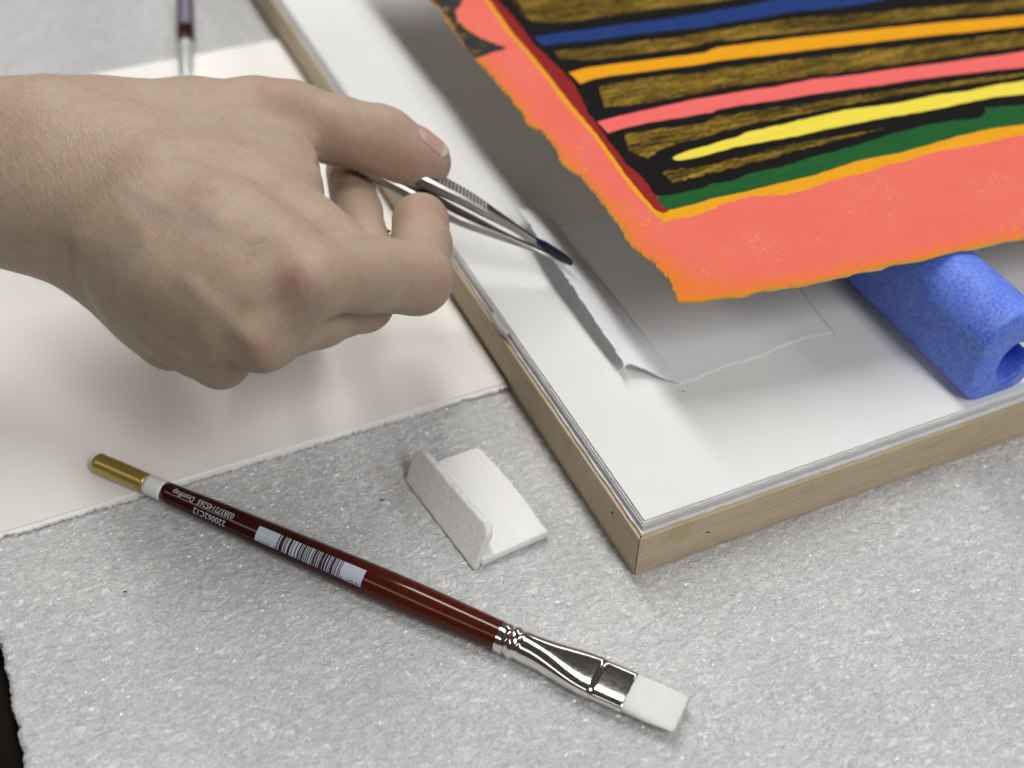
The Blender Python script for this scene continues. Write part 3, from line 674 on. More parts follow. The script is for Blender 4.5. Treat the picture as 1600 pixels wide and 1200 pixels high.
M['red_paint'] = paint_mat('dark_red_paint', (0.30, 0.022, 0.022), (0.22, 0.018, 0.018))
M['yellow_paint'] = paint_mat('golden_yellow_paint', (0.84, 0.39, 0.016), (0.74, 0.31, 0.014))
M['rim'] = paper_mat('torn_paper_rim', (0.78, 0.68, 0.50), 0.0003, 700, tint=(0.74, 0.40, 0.08))
M['deckle'] = paper_mat('raw_paper_edge', (0.56, 0.47, 0.36), 0.0003, 700)

ZP = 55.0
def sheet_z(x, y):
    return ZP + 0.5 * np.sin((x - 170) / 60.0) * np.sin((y - 235) / 45.0 + 0.6) * np.clip((x - 165) / 25, 0, 1)

def painting():
    t = empty('painted_sheet', (172, 240, ZP), 'rough coral painted sheet with coloured stripes propped over the board', 'painting')
    NL, NF = 620, 420
    Lf = resample(D['sheet_left'], NL); Fr = resample(D['sheet_front'], NF)
    il, jf_ = np.arange(NL) * 0.5, np.arange(NF) * 0.6
    jl = 0.35 * noise2(il / 3.0, il * 0, 51) + 0.42 * noise2(il / 1.1, il * 0, 52) + 0.25 * noise2(il / 0.5, il * 0, 55)
    jf = 0.25 * noise2(jf_ / 3.0, jf_ * 0, 53) + 0.22 * noise2(jf_ / 1.0, jf_ * 0, 54)
    Lf[:, 0] += jl; Fr[:, 1] += jf
    c0 = Fr[0].copy()
    nu, nv = NF, NL
    X = Fr[:, 0][:, None] + (Lf[:, 0] - Lf[0, 0])[None, :]
    Y = Fr[:, 1][:, None] + (Lf[:, 1] - Lf[0, 1])[None, :]
    # the left-edge raggedness fades out into the sheet, likewise the front one
    fade = np.exp(-(Fr[:, 0] - Fr[0, 0])[:, None] / 12.0)
    X = Fr[:, 0][:, None] + ((Lf[:, 0] - Lf[0, 0])[None, :]) * fade
    e_l = (Fr[:, 0] - Fr[0, 0])[:, None] + 0 * Y
    e_f = (Lf[:, 1] - Lf[0, 1])[None, :] + 0 * X
    edge = np.minimum(e_l, e_f)
    Z = sheet_z(X, Y) - 0.35 * np.exp(-(edge / 0.7) ** 2)
    V = np.stack([X, Y, Z], -1).reshape(-1, 3)
    o = mesh_np('painted_ground', V, grid_faces(nu, nv), M['coral'], t)
    set_attr(o, 'edge_mm', edge.ravel())
    set_attr(o, 'corner', np.exp(-np.hypot(e_l, e_f * 0.8) / 17.0).ravel())
    # paper body under the paint, showing as a pale torn rim
    rim = V.copy().reshape(nu, nv, 3)
    lower = rim.copy(); lower[..., 2] -= 0.55
    pull = np.exp(-(edge / 1.0) ** 2)
    lower[..., 0] -= 0.0 * pull; lower[..., 1] -= 0.22 * pull * (noise2(X / 3.0, Y / 3.0, 57) > 0.1)
    tear_f = 0.12 + 0.9 * np.clip(noise2(jf_ / 1.7, jf_ * 0 + 7, 58) - 0.35, 0, 1) + 1.6 * np.clip(noise2(jf_ / 2.6, jf_ * 0 + 3, 59) - 0.72, 0, 1)
    tear_l = 0.10 + 0.5 * np.clip(noise2(il / 1.5, il * 0 + 7, 56) - 0.3, 0, 1)
    lf = lower[:, 0].copy(); lf[:, 1] -= tear_f; lf[:, 2] += 0.1
    ll_ = lower[0].copy(); ll_[:, 0] -= tear_l; ll_[:, 2] += 0.1
    Vb = np.concatenate([rim[:, 0] - [0, 0, 0.05], lf, lower[:, 0]])
    Vc = np.concatenate([rim[0] - [0, 0, 0.05], ll_, lower[0]])
    ia = np.arange(nu - 1); ib = np.arange(nv - 1)
    Fa = np.concatenate([np.stack([ia + o_ * nu, ia + nu + o_ * nu, ia + nu + 1 + o_ * nu, ia + 1 + o_ * nu], 1) for o_ in (0, 1)])
    Fb = np.concatenate([np.stack([ib + o_ * nv, ib + 1 + o_ * nv, ib + nv + 1 + o_ * nv, ib + nv + o_ * nv], 1) for o_ in (0, 1)]) + len(Vb)
    mesh_np('torn_rim', np.concatenate([Vb, Vc]), np.concatenate([Fa, Fb]), M['rim'], t)
    mesh_np('paper_body', lower.reshape(-1, 3), grid_faces(nu, nv, flip=True), M['deckle'], t)
    def loft(nm, key, mat, dz, n=150, k=7, jit=0.22, edge=False, seed=0):
        a, b = D[key]
        A = resample(a, n); B = resample(b, n)
        ii = np.arange(n)
        A = A + jit * np.stack([noise2(ii / 2.5, np.zeros(n), 60 + seed), noise2(ii / 3.1, np.ones(n), 61 + seed)], 1)
        B = B + jit * np.stack([noise2(ii / 2.7, np.ones(n) * 2, 62 + seed), noise2(ii / 2.2, np.ones(n) * 3, 63 + seed)], 1)
        P = [A * (1 - q) + B * q for q in np.linspace(0, 1, k)]
        Q = np.stack(P)                       # k,n,2
        hgt = np.full((k, n), dz); 
        zz = sheet_z(Q[..., 0], Q[..., 1]) + hgt
        zz[0] -= dz; zz[-1] -= dz              # paint tapers to nothing at its sides
        d = np.cross(B[n // 2] - A[n // 2], A[n // 2 + 1] - A[n // 2])
        V = np.concatenate([Q, zz[..., None]], -1).reshape(-1, 3)
        o = mesh_np(nm, V, grid_faces(k, n, flip=bool(d > 0)), mat, t)
        if edge:
            w = np.linalg.norm(A - B, axis=1)
            qq = np.linspace(0, 1, k)[:, None]
            ed = np.minimum(np.minimum(qq, 1 - qq) * w[None, :], np.abs(A[:, 0] - A[0, 0])[None, :] + 0.0)
            set_attr(o, 'edge_mm', ed.ravel())
        return o
    # black field
    Lb = resample(D['field_left'], 60); Fb_ = resample(D['field_front'], 60)
    q = np.array([[Fb_[i] + (Lb[j] - Lb[0]) for j in range(60)] for i in range(60)])
    Vq = np.concatenate([q, (sheet_z(q[..., 0], q[..., 1]) + 0.10)[..., None]], -1).reshape(-1, 3)
    mesh_np('black_field', Vq, grid_faces(60, 60), M['black_paint'], t)
    loft('yellow_border', 'yellow_side', M['yellow_paint'], 0.14, seed=1)
    loft('yellow_border', 'yellow_base', M['yellow_paint'], 0.14, seed=2)
    loft('red_stripe', 'red_side', M['red_paint'], 0.20, seed=3)
    loft('green_stripe', 'green_base', M['green_paint'], 0.19, jit=0.3, seed=4)
    for k, s in zip('abcde', range(5)):
        loft('gold_brushed_band', 'gold_' + k, M['gold_brush'], 0.15, k=25, n=200, jit=0.4, edge=True, seed=10 + s)
    loft('blue_stripe', 'blue', M['blue_paint'], 0.24, seed=21)
    loft('amber_stripe', 'orange', M['orange_paint'], 0.24, seed=22)
    loft('pink_stripe', 'pink', M['pink_paint'], 0.24, seed=23)
    loft('lemon_stripe', 'lemon', M['lemon_paint'], 0.24, seed=24)
    # dark speckled patch on the left margin
    bm = bmesh.new()
    pts = resample(np.r_[D['notch'], D['notch'][:1]], 90)[:-1]
    pts = pts + 0.25 * rng.normal(size=pts.shape)
    vs = [bm.verts.new((x * MM, y * MM, (float(sheet_z(np.array(x), np.array(y))) + 0.16) * MM)) for x, y in pts]
    bm.faces.new(vs); bmesh.ops.recalc_face_normals(bm, faces=bm.faces); bmesh.ops.triangulate(bm, faces=bm.faces)
    for f in bm.faces:
        if f.normal.z < 0: f.normal_flip()
    me = bpy.data.meshes.new('black_patch'); bm.to_mesh(me); bm.free()
    m = Mat('black_with_gold_specks', 0.5, 0.3)
    n = m.noise(m.coords(), 230, 3, 0.6)
    m.base(m.ramp(n, [(0.55, (0.009, 0.009, 0.008)), (0.66, (0.12, 0.08, 0.01)), (0.78, (0.45, 0.30, 0.04))]))
    link_mesh('black_patch', me, m.m, t)
painting()

# ------------------------------------------------------------------ blue foam tube
def blue_tube():
    r, ri = 17.0, 7.2
    cx, cz, y0, y1 = 259.8, BZ + r + 0.05, 194.8, 620.0
    m = Mat('blue_foam', 0.38, 0.5)
    v = m.coords()
    vo = m.n('ShaderNodeTexVoronoi', feature='DISTANCE_TO_EDGE'); vo.inputs['Scale'].default_value = 620; 
    nz = m.n('ShaderNodeTexNoise'); nz.inputs['Scale'].default_value = 500; nz.inputs['Detail'].default_value = 3
    m.l(v, nz.inputs['Vector']); m.l(nz.outputs['Color'], vo.inputs['Vector'])
    vo.inputs['Scale'].default_value = 3.2
    a = m.noise(v, 900, 4, 0.7); b = m.noise(v, 160, 3, 0.6)
    c = m.ramp(b, [(0.3, (0.075, 0.17, 0.86)), (0.7, (0.12, 0.24, 0.92))])
    c = m.mix(m.ramp(a, [(0.42, (0, 0, 0)), (0.72, (0.75,) * 3)]), c, (0.32, 0.46, 0.96))
    m.base(c)
    h = m.math('ADD', m.math('MULTIPLY', a, 1.0), m.math('MULTIPLY', vo.outputs['Distance'], 0.5))
    m.normal(m.bump(h, 0.0006, 0.7))
    m.b.inputs['Subsurface Weight'].default_value = 0.35
    m.b.inputs['Subsurface Radius'].default_value = (0.5, 0.7, 1.0)
    m.b.inputs['Subsurface Scale'].default_value = 0.003
    M['blue'] = m.m
    n = 110
    x0, x1, zb, zt = 249.6, 274.0, BZ + 0.08, BZ + 33.1
    def rrect(ins):
        """rounded U-section, corners small below and full above, opened at the right flank"""
        P = []
        for (px, pz, rad_, a0) in ((x1 - 12, zt - 12, 12, 0), (x0 + 12, zt - 12, 12, 90), (x0 + 6, zb + 6, 6, 180), (x1 - 7, zb + 7, 7, 270)):
            for a in np.radians(np.linspace(a0, a0 + 90, 14)): P.append((px + (rad_ - ins) * math.cos(a), pz + (rad_ - ins) * math.sin(a)))
        return np.array(P)
    hcx, hcz = 264.3, BZ + 12.8
    sl, sz, si = 2.3, hcz - 2.2, hcz + 4.0    # slit slanting down through the right flank
    def prof(ins, dh, y):
        O = rrect(ins)
        o_ = resample(np.r_[[[x1 - ins, sz + sl]], O, [[x1 - ins, sz - sl]]], n)
        a = np.linspace(math.radians(56), math.radians(374), n)[::-1]
        i_ = np.stack([hcx + (5.6 + dh) * np.cos(a), hcz + (7.4 + dh) * np.sin(a)], 1)
        i_[0] = (hcx + 5.4, si - 2.0); i_[-1] = (hcx + 3.9, si + 2.0)
        P = np.r_[o_, i_]
        return np.stack([P[:, 0], np.full(2 * n, y), P[:, 1]], 1)
    r, ri = 0.0, 0.0
    rings = [prof(1.3, 0.8, y0), prof(0.6, 0.3, y0 + 0.2), prof(0.15, 0.05, y0 + 0.8), prof(0, 0, y0 + 2.0)]
    for y in np.linspace(y0 + 6, y1, 80): rings.append(prof(0, 0, y))
    R_ = np.stack(rings); nr, npf = R_.shape[:2]
    F = []
    for i in range(nr - 1):
        for j in range(npf):
            F.append((i * npf + j, i * npf + (j + 1) % npf, (i + 1) * npf + (j + 1) % npf, (i + 1) * npf + j))
    V = R_.reshape(-1, 3)
    # front end face strip
    for k in range(n - 1): F.append((k, 2 * n - 1 - k, 2 * n - 2 - k, k + 1))
    bm_ = mesh_np('foam_tube', V, F, M['blue'])
    bmm = bmesh.new(); bmm.from_mesh(bm_.data); bmesh.ops.recalc_face_normals(bmm, faces=bmm.faces); bmm.to_mesh(bm_.data); bmm.free()
    tag(bm_, 'bright blue slit foam tube lying on the board beneath the painting', 'foam tube')
blue_tube()

# ------------------------------------------------------------------ folded scrap of white blotter
def folded_scrap():
    m = Mat('soft_white_blotter', 0.95, 0.1)
    v = m.coords(); a = m.noise(v, 900, 4, 0.7)
    m.base(m.ramp(a, [(0.3, (0.86, 0.86, 0.855)), (0.7, (0.91, 0.91, 0.905))]))
    m.normal(m.bump(a, 0.0005, 0.6)); M['blotter'] = m.m
    t = empty('folded_scrap', (104, 232, 0), 'small folded scrap of soft white blotter standing on the foam', 'paper scrap')
    n = 70
    u = np.linspace(0, 1, n)
    def strip(nm, A, B, th_dir, th, k, bow=0.0, cornerA=None):
        """slab between polylines A (n,3) and B (n,3) with rounded rim"""
        ring = []
        q = np.linspace(0, 1, k)
        def lay(off, pullin):
            P = np.stack([A * (1 - s) + B * s for s in (pullin + q * (1 - 2 * pullin))])   # k,n,3
            c = P.mean((0, 1)); 
            P = c + (P - c) * np.array([1 - pullin, 1 - pullin, 1])
            return P + off
        td = np.array(th_dir, float)
        nrm_n = 7
        lays = []
        for w in np.linspace(0, 1, nrm_n):                       # rounded, pillow-like rim
            c_ = math.cos((w - 0.5) * math.pi)
            lays.append(lay(td * th * (0.5 + 0.5 * math.sin((w - 0.5) * math.pi)), 0.025 * (1 - c_)))
        bot, top = lays[0], lays[-1]
        def border(k, n):
            b = [(0, j) for j in range(n)] + [(i, n - 1) for i in range(1, k)] + [(k - 1, j) for j in range(n - 2, -1, -1)] + [(i, 0) for i in range(k - 2, 0, -1)]
            return [i * n + j for i, j in b]
        V = np.concatenate([x.reshape(-1, 3) for x in (top, bot)])
        bd = border(k, n); nb = len(bd)
        V = np.concatenate([V] + [l_.reshape(-1, 3)[bd] for l_ in lays[1:-1]])
        N = k * n
        F = list(map(tuple, grid_faces(k, n))) + list(map(tuple, grid_faces(k, n, flip=True) + N))
        for i in range(nb):
            j = (i + 1) % nb
            lo_ = (N + bd[i], N + bd[j])
            for q_ in range(nrm_n - 2):
                hi_ = (2 * N + q_ * nb + i, 2 * N + q_ * nb + j)
                F.append((lo_[0], lo_[1], hi_[1], hi_[0])); lo_ = hi_
            F.append((lo_[0], lo_[1], bd[j], bd[i]))
        V = V + 0.09 * np.stack([noise2(V[:, 1] / 1.3 + V[:, 0] / 1.7, V[:, 2] / 1.1 + V[:, 0] / 1.3 + 3 * a_, 70 + a_) for a_ in range(3)], 1)
        o = mesh_np(nm, V, F, M['blotter'], t)
        bmm = bmesh.new(); bmm.from_mesh(o.data); bmesh.ops.recalc_face_normals(bmm, faces=bmm.faces); bmm.to_mesh(o.data); bmm.free()
        return o
    b0 = np.array([88.11, 251.19, 0.35]); b1 = np.array([93.38, 211.0, 0.35])
    t0 = np.array([93.6, 254.6, 11.2]); t1 = np.array([100.3, 214.6, 11.0])
    A = b0 + (b1 - b0) * u[:, None]
    B = t0 + (t1 - t0) * u[:, None]
    # upper corners rounded off
    rnd = np.clip(1 - u / 0.12, 0, 1) ** 2 * 3.0 + np.clip(1 - (1 - u) / 0.07, 0, 1) ** 2 * 2.4
    B = B + (A - B) / np.linalg.norm(A - B, axis=1)[:, None] * rnd[:, None] + np.stack([0 * u, 0.0 * u, 0.25 * noise2(u * 18, u * 0, 75)], 1)
    strip('upright_panel', A, B, (0.9, 0.1, -0.36), 2.3, 16)
    L = np.array(D['card_r'])
    A = np.stack([np.interp(u, [0, 1], [91.6, 96.2]), np.interp(u, [0, 1], [252.4, 211.2]), np.full(n, 0.3)], 1)
    R = resample(L[2:8], n)
    B = np.stack([R[:, 0], R[:, 1], np.full(n, 0.3)], 1)
    B[:, 0] += 0.15 * noise2(u * 25, u * 0, 76)
    strip('flat_panel', A, B, (0, 0, 1), 2.9, 24)
    # fuzz on the torn rims
    V = []; F = []
    def fibre(p0, d, L, r):
        b = len(V); d = Vector(d).normalized(); s = d.orthogonal().normalized(); up = d.cross(s); q = Vector(p0)
        for i in range(4):
            rr = r * (1 - i / 4.2)
            for a in range(3): V.append(tuple(q + s * rr * math.cos(a * 2.1) + up * rr * math.sin(a * 2.1)))
            d = (d + Vector(rng.normal(size=3)) * 0.35).normalized(); q = q + d * (L / 3)
        for i in range(3):
            for a in range(3): F.append((b + i * 3 + a, b + i * 3 + (a + 1) % 3, b + i * 3 + 3 + (a + 1) % 3, b + i * 3 + 3 + a))
    for _ in range(900):
        k = rng.random()
        if k < 0.45:
            w = rng.random(); p = t0 + (t1 - t0) * w + np.array([rng.uniform(0, 1.5), 0, -0.2 + 0 * w]); fibre(p, rng.normal(size=3) + [0.1, 0, 0.9], rng.uniform(0.5, 1.3), 0.035)
        elif k < 0.62:
            w = rng.random(); p = b1 + (t1 - b1) * w + np.array([rng.uniform(0, 1.4), -0.1, 0]); fibre(p, rng.normal(size=3) + [0, -1, 0], rng.uniform(0.5, 1.2), 0.035)
        elif k < 0.85:
            w = rng.random(); p = np.array([94 + 24 * w, 210.6 + 2.6 * w, rng.uniform(0.4, 1.9)]); fibre(p, rng.normal(size=3) * 0.8 + [0, -1, 0], rng.uniform(0.5, 1.4), 0.035)
        else:
            p = B[rng.integers(0, n)] + np.array([0, 0, rng.uniform(0.2, 1.6)]); fibre(p, rng.normal(size=3) * 0.8 + [1, 0, 0], rng.uniform(0.4, 1.0), 0.035)
    f = mesh_np('fuzz', V, F, M['blotter'], t); f['kind'] = 'stuff'
folded_scrap()

# ------------------------------------------------------------------ brushes
def lathe(name, prof, axis0, d, e1, e2, mat, parent, n=48, sx=None, cap=True):
    """prof: list of (t, r) or (t, ra, rb): ra along e1, rb along e2"""
    V = []; a = np.linspace(0, 2 * np.pi, n, endpoint=False)
    for p in prof:
        ra, rb = (p[1], p[1]) if len(p) == 2 else (p[1], p[2])
        ex = 1.0 if len(p) < 4 else p[3]
        ca, sa = np.cos(a), np.sin(a)
        ca = np.sign(ca) * np.abs(ca) ** ex; sa = np.sign(sa) * np.abs(sa) ** ex
        V.append(axis0 + p[0] * d + np.outer(ra * ca, e1) + np.outer(rb * sa, e2))
    F = []; k = len(prof)
    for i in range(k - 1):
        for j in range(n): F.append((i * n + j, i * n + (j + 1) % n, (i + 1) * n + (j + 1) % n, (i + 1) * n + j))
    if cap:
        F.append(tuple(range(n))[::-1]); F.append(tuple((k - 1) * n + j for j in range(n)))
    o = mesh_np(name, np.concatenate(V), F, mat, parent)
    bmm = bmesh.new(); bmm.from_mesh(o.data); bmesh.ops.recalc_face_normals(bmm, faces=bmm.faces); bmm.to_mesh(o.data); bmm.free()
    return o

def lacquer():
    m = Mat('maroon_lacquer', 0.14, 0.2)
    n = m.noise(m.coords((30, 30, 30)), 3, 3)
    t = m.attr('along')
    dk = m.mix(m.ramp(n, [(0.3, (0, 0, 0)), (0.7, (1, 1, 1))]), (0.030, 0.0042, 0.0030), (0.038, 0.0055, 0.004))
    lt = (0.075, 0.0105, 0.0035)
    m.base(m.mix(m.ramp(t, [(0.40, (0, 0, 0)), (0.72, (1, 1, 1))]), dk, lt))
    m.b.inputs['Coat Weight'].default_value = 0.25; m.b.inputs['Coat Roughness'].default_value = 0.05
    return m.m
M['lacquer'] = lacquer()
def goldpaint():
    m = Mat('gold_paint', 0.38, 0.5, 0.65)
    n = m.noise(m.coords(), 2500, 3, 0.7)
    m.base(m.mix(n, (0.34, 0.25, 0.045), (0.48, 0.36, 0.085)))
    m.normal(m.bump(n, 0.00005, 0.4))
    m.b.inputs['Coat Weight'].default_value = 0.6; m.b.inputs['Coat Roughness'].default_value = 0.12
    return m.m
M['goldpaint'] = goldpaint()
M['whitepaint'] = simple('white_enamel', (0.80, 0.81, 0.82), 0.2, 0.5)
M['print'] = simple('pale_print', (0.62, 0.63, 0.72), 0.45, 0.4)
M['label'] = simple('barcode_label', (0.52, 0.57, 0.68), 0.4, 0.4)
M['label_dim'] = simple('worn_lilac_label', (0.20, 0.19, 0.27), 0.5, 0.2)
M['label_ink'] = simple('label_ink', (0.03, 0.012, 0.02), 0.4, 0.4)
def chrome():
    m = Mat('nickel_ferrule', 0.10, 0.5, 1.0)
    n = m.noise(m.coords(), 900, 3)
    m.base((0.80, 0.78, 0.74))
    m.l(m.ramp(n, [(0.3, (0.10,) * 3), (0.8, (0.16,) * 3)]), m.b.inputs['Roughness'])
    return m.m
M['chrome'] = chrome()
M['dull_metal'] = simple('dull_ferrule', (0.62, 0.65, 0.62), 0.45, 0.5, 0.6)
def bristle_mat():
    m = Mat('white_synthetic_hair', 0.5, 0.35)
    n = m.noise(m.coords(), 300, 2)
    m.base(m.mix(n, (0.80, 0.84, 0.79), (0.88, 0.905, 0.87)))
    cx_ = m.n('ShaderNodeCombineXYZ'); m.l(m.math('MULTIPLY', m.attr('across'), 45.0), cx_.inputs[0])
    m.normal(m.bump(m.noise(cx_.outputs[0], 1.0, 4, 0.75), 0.0003, 0.9))
    m.b.inputs['Subsurface Weight'].default_value = 0.5
    m.b.inputs['Subsurface Radius'].default_value = (1, 1, 1); m.b.inputs['Subsurface Scale'].default_value = 0.003
    return m.m
M['hair'] = bristle_mat()

def front_brush():
    S = np.array([4.46, 291.0, 5.0]); E = np.array([113.8, 155.5, 3.4])
    t = empty('paint_brush', tuple(S), 'flat paint brush with maroon handle and barcode lying in front', 'brush')
    Lh = np.linalg.norm(E[:2] - S[:2]); d = (E - S) / np.linalg.norm(E - S)
    e1 = np.array([d[1], -d[0], 0]); e1 /= np.linalg.norm(e1); e1 = -e1       # sideways, away from the viewer
    if e1[0] < 0: e1 = -e1
    e2 = np.cross(d, e1); e2 = e2 if e2[2] > 0 else -e2
    def T(p): return float((np.array(p) - S) @ d)
    t_g1, t_w1 = T(D['b_gold1']) + 1.2, T(D['b_white1']) + 1.0
    t_f0, t_f1, t_cr, t_br = T(D['b_fer0']), T(D['b_fer1']), T(D['b_crimp']), T(D['b_bri'])
    rad_t = [-1.6, 0, 2, t_g1, t_w1, 30, T(D['b_lab0']), T(D['b_lab1']), T(D['b_belly']), t_f0 - 8, t_f0 + 3]
    rad_r = [2.9, 3.15, 3.25, 3.0, 3.05, 3.35, 4.1, 4.75, 4.85, 4.35, 4.05]
    rad = lambda x: float(np.interp(x, rad_t, smooth_r)) if False else float(np.interp(x, rad_t, rad_r))
    fine = np.linspace(-1.6, t_f0 + 3, 300); rf = smooth1(np.interp(fine, rad_t, rad_r), 41)
    rad = lambda x: float(np.interp(x, fine, rf))
    # gold dipped end, rounded
    prof = []
    for q in np.linspace(0, 1, 9)[1:]:
        a = q * math.pi / 2; prof.append((-0.9 + 2.4 * (1 - math.cos(a)), 3.2 * math.sin(a)))
    prof = [(-0.9, 0.05)] + prof + [(x, rad(x)) for x in np.linspace(2.2, t_g1, 14)]
    lathe('handle_tip', prof, S, d, e1, e2, M['goldpaint'], t)
    lathe('white_band', [(x, rad(x) + 0.02) for x in np.linspace(t_g1, t_w1, 6)], S, d, e1, e2, M['whitepaint'], t)
    hs = np.linspace(t_w1, t_f0 + 2, 70)
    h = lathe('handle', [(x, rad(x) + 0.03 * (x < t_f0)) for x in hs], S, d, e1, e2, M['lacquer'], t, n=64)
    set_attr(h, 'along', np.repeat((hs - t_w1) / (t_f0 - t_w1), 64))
    # ferrule: round with two crimped rings, then flattened
    fp = []
    rr0 = 4.35
    w1, h1 = 6.25, 2.2
    for x in np.linspace(t_f0 - 0.6, t_f1, 90):
        s = x - t_f0
        ring = 0.0
        for c in (2.2, 5.4): ring -= 0.34 * math.exp(-((s - c) / 0.55) ** 2)
        ring += 0.22 * math.exp(-((s - 3.8) / 0.8) ** 2)
        q = np.clip((s - 8) / (t_cr - t_f0 - 8), 0, 1); q2 = q * q * (3 - 2 * q)
        a = rr0 + (w1 - rr0) * q2 + ring
        b = rr0 + (h1 + 0.5 - rr0) * q2 ** 0.8 + ring
        if x > t_cr: b = h1 + 0.5 - 0.6 * min((x - t_cr) / 1.2, 1)
        ex = 1.0 - 0.35 * q2
        fp.append((x, a, b, ex))
    fp.append((t_f1 + 0.15, w1 - 0.15, h1 - 0.35, 0.65)); fp.append((t_f1 - 0.4, w1 - 0.4, h1 - 0.5, 0.65))
    fo = lathe('ferrule', fp, S, d, e1, e2, M['chrome'], t, n=96, cap=False)
    # hair bundle: a solid core tapering to a chisel edge, plus single hairs
    Lb = t_br - t_f1
    cp = [(t_f1 - 1 + (Lb + 1) * q, (w1 - 0.45) * (1 + 0.05 * math.sin(q * 3.0)), max(1.95 * (1 - 0.80 * q ** 1.6), 0.3), 0.7) for q in np.linspace(0, 0.985, 22)]
    bc = lathe('bristle_core', cp, S, d, e1, e2, M['hair'], t, n=128)
    ca_ = np.cos(np.linspace(0, 2 * np.pi, 128, endpoint=False)); set_attr(bc, 'across', np.tile(np.sign(ca_) * np.abs(ca_) ** 0.7, 22))
    V = []; F = []
    for _ in range(2600):
        u = rng.uniform(-1, 1); ang = rng.uniform(0, 2 * math.pi)
        cu = np.sign(np.cos(ang)) * abs(np.cos(ang)) ** 0.7; su = np.sign(np.sin(ang)) * abs(np.sin(ang)) ** 0.7
        LL = Lb * rng.uniform(0.95, 1.025); b = len(V); r0 = 0.05
        for i, q in enumerate(np.linspace(0, 1, 6)):
            wa = (w1 - 0.55) * (1 + 0.05 * math.sin(q * 3.0)); hb = max(1.7 * (1 - 0.80 * q ** 1.6), 0.2)
            c = S + (t_f1 - 0.5 + (LL + 0.5) * q) * d + e1 * (cu * wa + 0.15 * q * u) + e2 * su * hb
            rr = r0 * (1 - 0.6 * q)
            for k in range(3): V.append(c + e1 * rr * math.cos(k * 2.1) + e2 * rr * math.sin(k * 2.1))
        for i in range(5):
            for k in range(3): F.append((b + i * 3 + k, b + i * 3 + (k + 1) % 3, b + i * 3 + 3 + (k + 1) % 3, b + i * 3 + 3 + k))
    hb = mesh_np('bristles', np.array(V), F, M['hair'], t); hb['kind'] = 'stuff'
    # ---- print wrapped on the handle
    def wrap(tt, th, lift=0.05):
        r = rad(tt) + 0.03 + lift
        return S + tt * d + r * (math.cos(th) * e1 + math.sin(th) * e2)
    def patch(nm, t0, t1, a0, a1, mat, lift, nt=2, na=14, parent=t):
        V = [wrap(t0 + (t1 - t0) * i / (nt - 1), a0 + (a1 - a0) * j / (na - 1), lift) for i in range(nt) for j in range(na)]
        F = grid_faces(nt, na)
        o = mesh_np(nm, V, F, mat, parent)
        return o
    tl0, tl1 = T(D['b_lab0']) + 1.8, T(D['b_lab1']) + 1.8
    a0, a1 = math.radians(LAB_A0), math.radians(LAB_A1)
    lab = patch('barcode_label', tl0, tl1, a0, a1, M['label'], 0.03, nt=12)
    pos = tl0; V = []; F = []
    r_ = random.Random(3)
    span = tl1 - tl0
    bars = []
    x = 0.235
    seq = [1, 1, 3, 0.8, 0.7, 0.5, 0.7, 1.6, 2.0, 1.2, 0.7, 2.2, 0.9, 1.6, 1.4, 0.6, 0.8, 0.6, 1.7, 0.6, 0.7, 0.7, 0.9, 0.7, 1.0, 1.5, 0.8, 0.7, 2.0, 0.5, 1.3, 0.8, 0.8, 0.6, 2.6, 0.45, 1.9, 0.8, 1.5, 0.8, 0.7, 0.5, 2.2, 0.7, 0.7, 0.6, 0.9, 1.3, 0.8, 0.6, 0.7]
    sc = (0.80 - 0.205) / sum(seq); x = 0.205
    for i, w in enumerate(seq):
        if i % 2 == 0: bars.append((x, x + w * sc))
        x += w * sc
    for (q0, q1) in bars:
        b = len(V)
        for i in range(2):
            for j in range(14): V.append(wrap(tl0 + span * (q0, q1)[i], a0 - 0.02 + (a1 - a0 + 0.04) * j / 13, 0.055))
        F += [tuple(f + b) for f in grid_faces(2, 14)]
    # broken row of tiny print along the lower rim of the label
    for q in np.r_[np.arange(0.02, 0.20, 0.016), np.arange(0.81, 0.985, 0.014)]:
        if r_.random() < 0.3: continue
        b = len(V); ww = r_.uniform(0.005, 0.012); hh = r_.uniform(0.05, 0.12)
        lo = a0 if abs(math.sin(a0)) < abs(math.sin(a1)) else a1
        for i in range(2):
            for j in range(3): V.append(wrap(tl0 + span * (q, q + ww)[i], LOWSIDE(a0, a1) + LOWDIR(a0, a1) * (0.05 + hh * j / 2), 0.055))
        F += [tuple(f + b) for f in grid_faces(2, 3)]
    mesh_np('bar_print', V, F, M['label_ink'], lab)
    def text(s, t_start, t_end, a_mid, h_mm, nm):
        """text reads from the ferrule end toward the tip, upside down for the viewer"""
        cu = bpy.data.curves.new(nm, 'FONT'); cu.body = s; cu.size = 1.0; cu.resolution_u = 3
        ob = bpy.data.objects.new(nm, cu); col.objects.link(ob)
        dg = bpy.context.evaluated_depsgraph_get(); me = bpy.data.meshes.new_from_object(ob.evaluated_get(dg))
        col.objects.unlink(ob); bpy.data.objects.remove(ob)
        tb = bmesh.new(); tb.from_mesh(me); bmesh.ops.triangulate(tb, faces=tb.faces)
        for _ in range(3):
            bmesh.ops.subdivide_edges(tb, edges=[e for e in tb.edges if e.calc_length() > 0.16], cuts=1)
            bmesh.ops.triangulate(tb, faces=tb.faces)
        tb.to_mesh(me); tb.free()
        P = np.array([v.co[:] for v in me.vertices]); x0, x1 = P[:, 0].min(), P[:, 0].max(); hgt = 0.70
        V = []
        for p in P:
            tt = t_start + (p[0] - x0) / (x1 - x0) * (t_end - t_start)
            a = a_mid + TXTSIGN * ((p[1] / hgt) - 0.5) * h_mm / rad(tt)
            V.append(wrap(tt, a, 0.06))
        F = [tuple(p.vertices) for p in me.polygons]
        o = mesh_np(nm, V, F, M['print'], t, smooth=False)
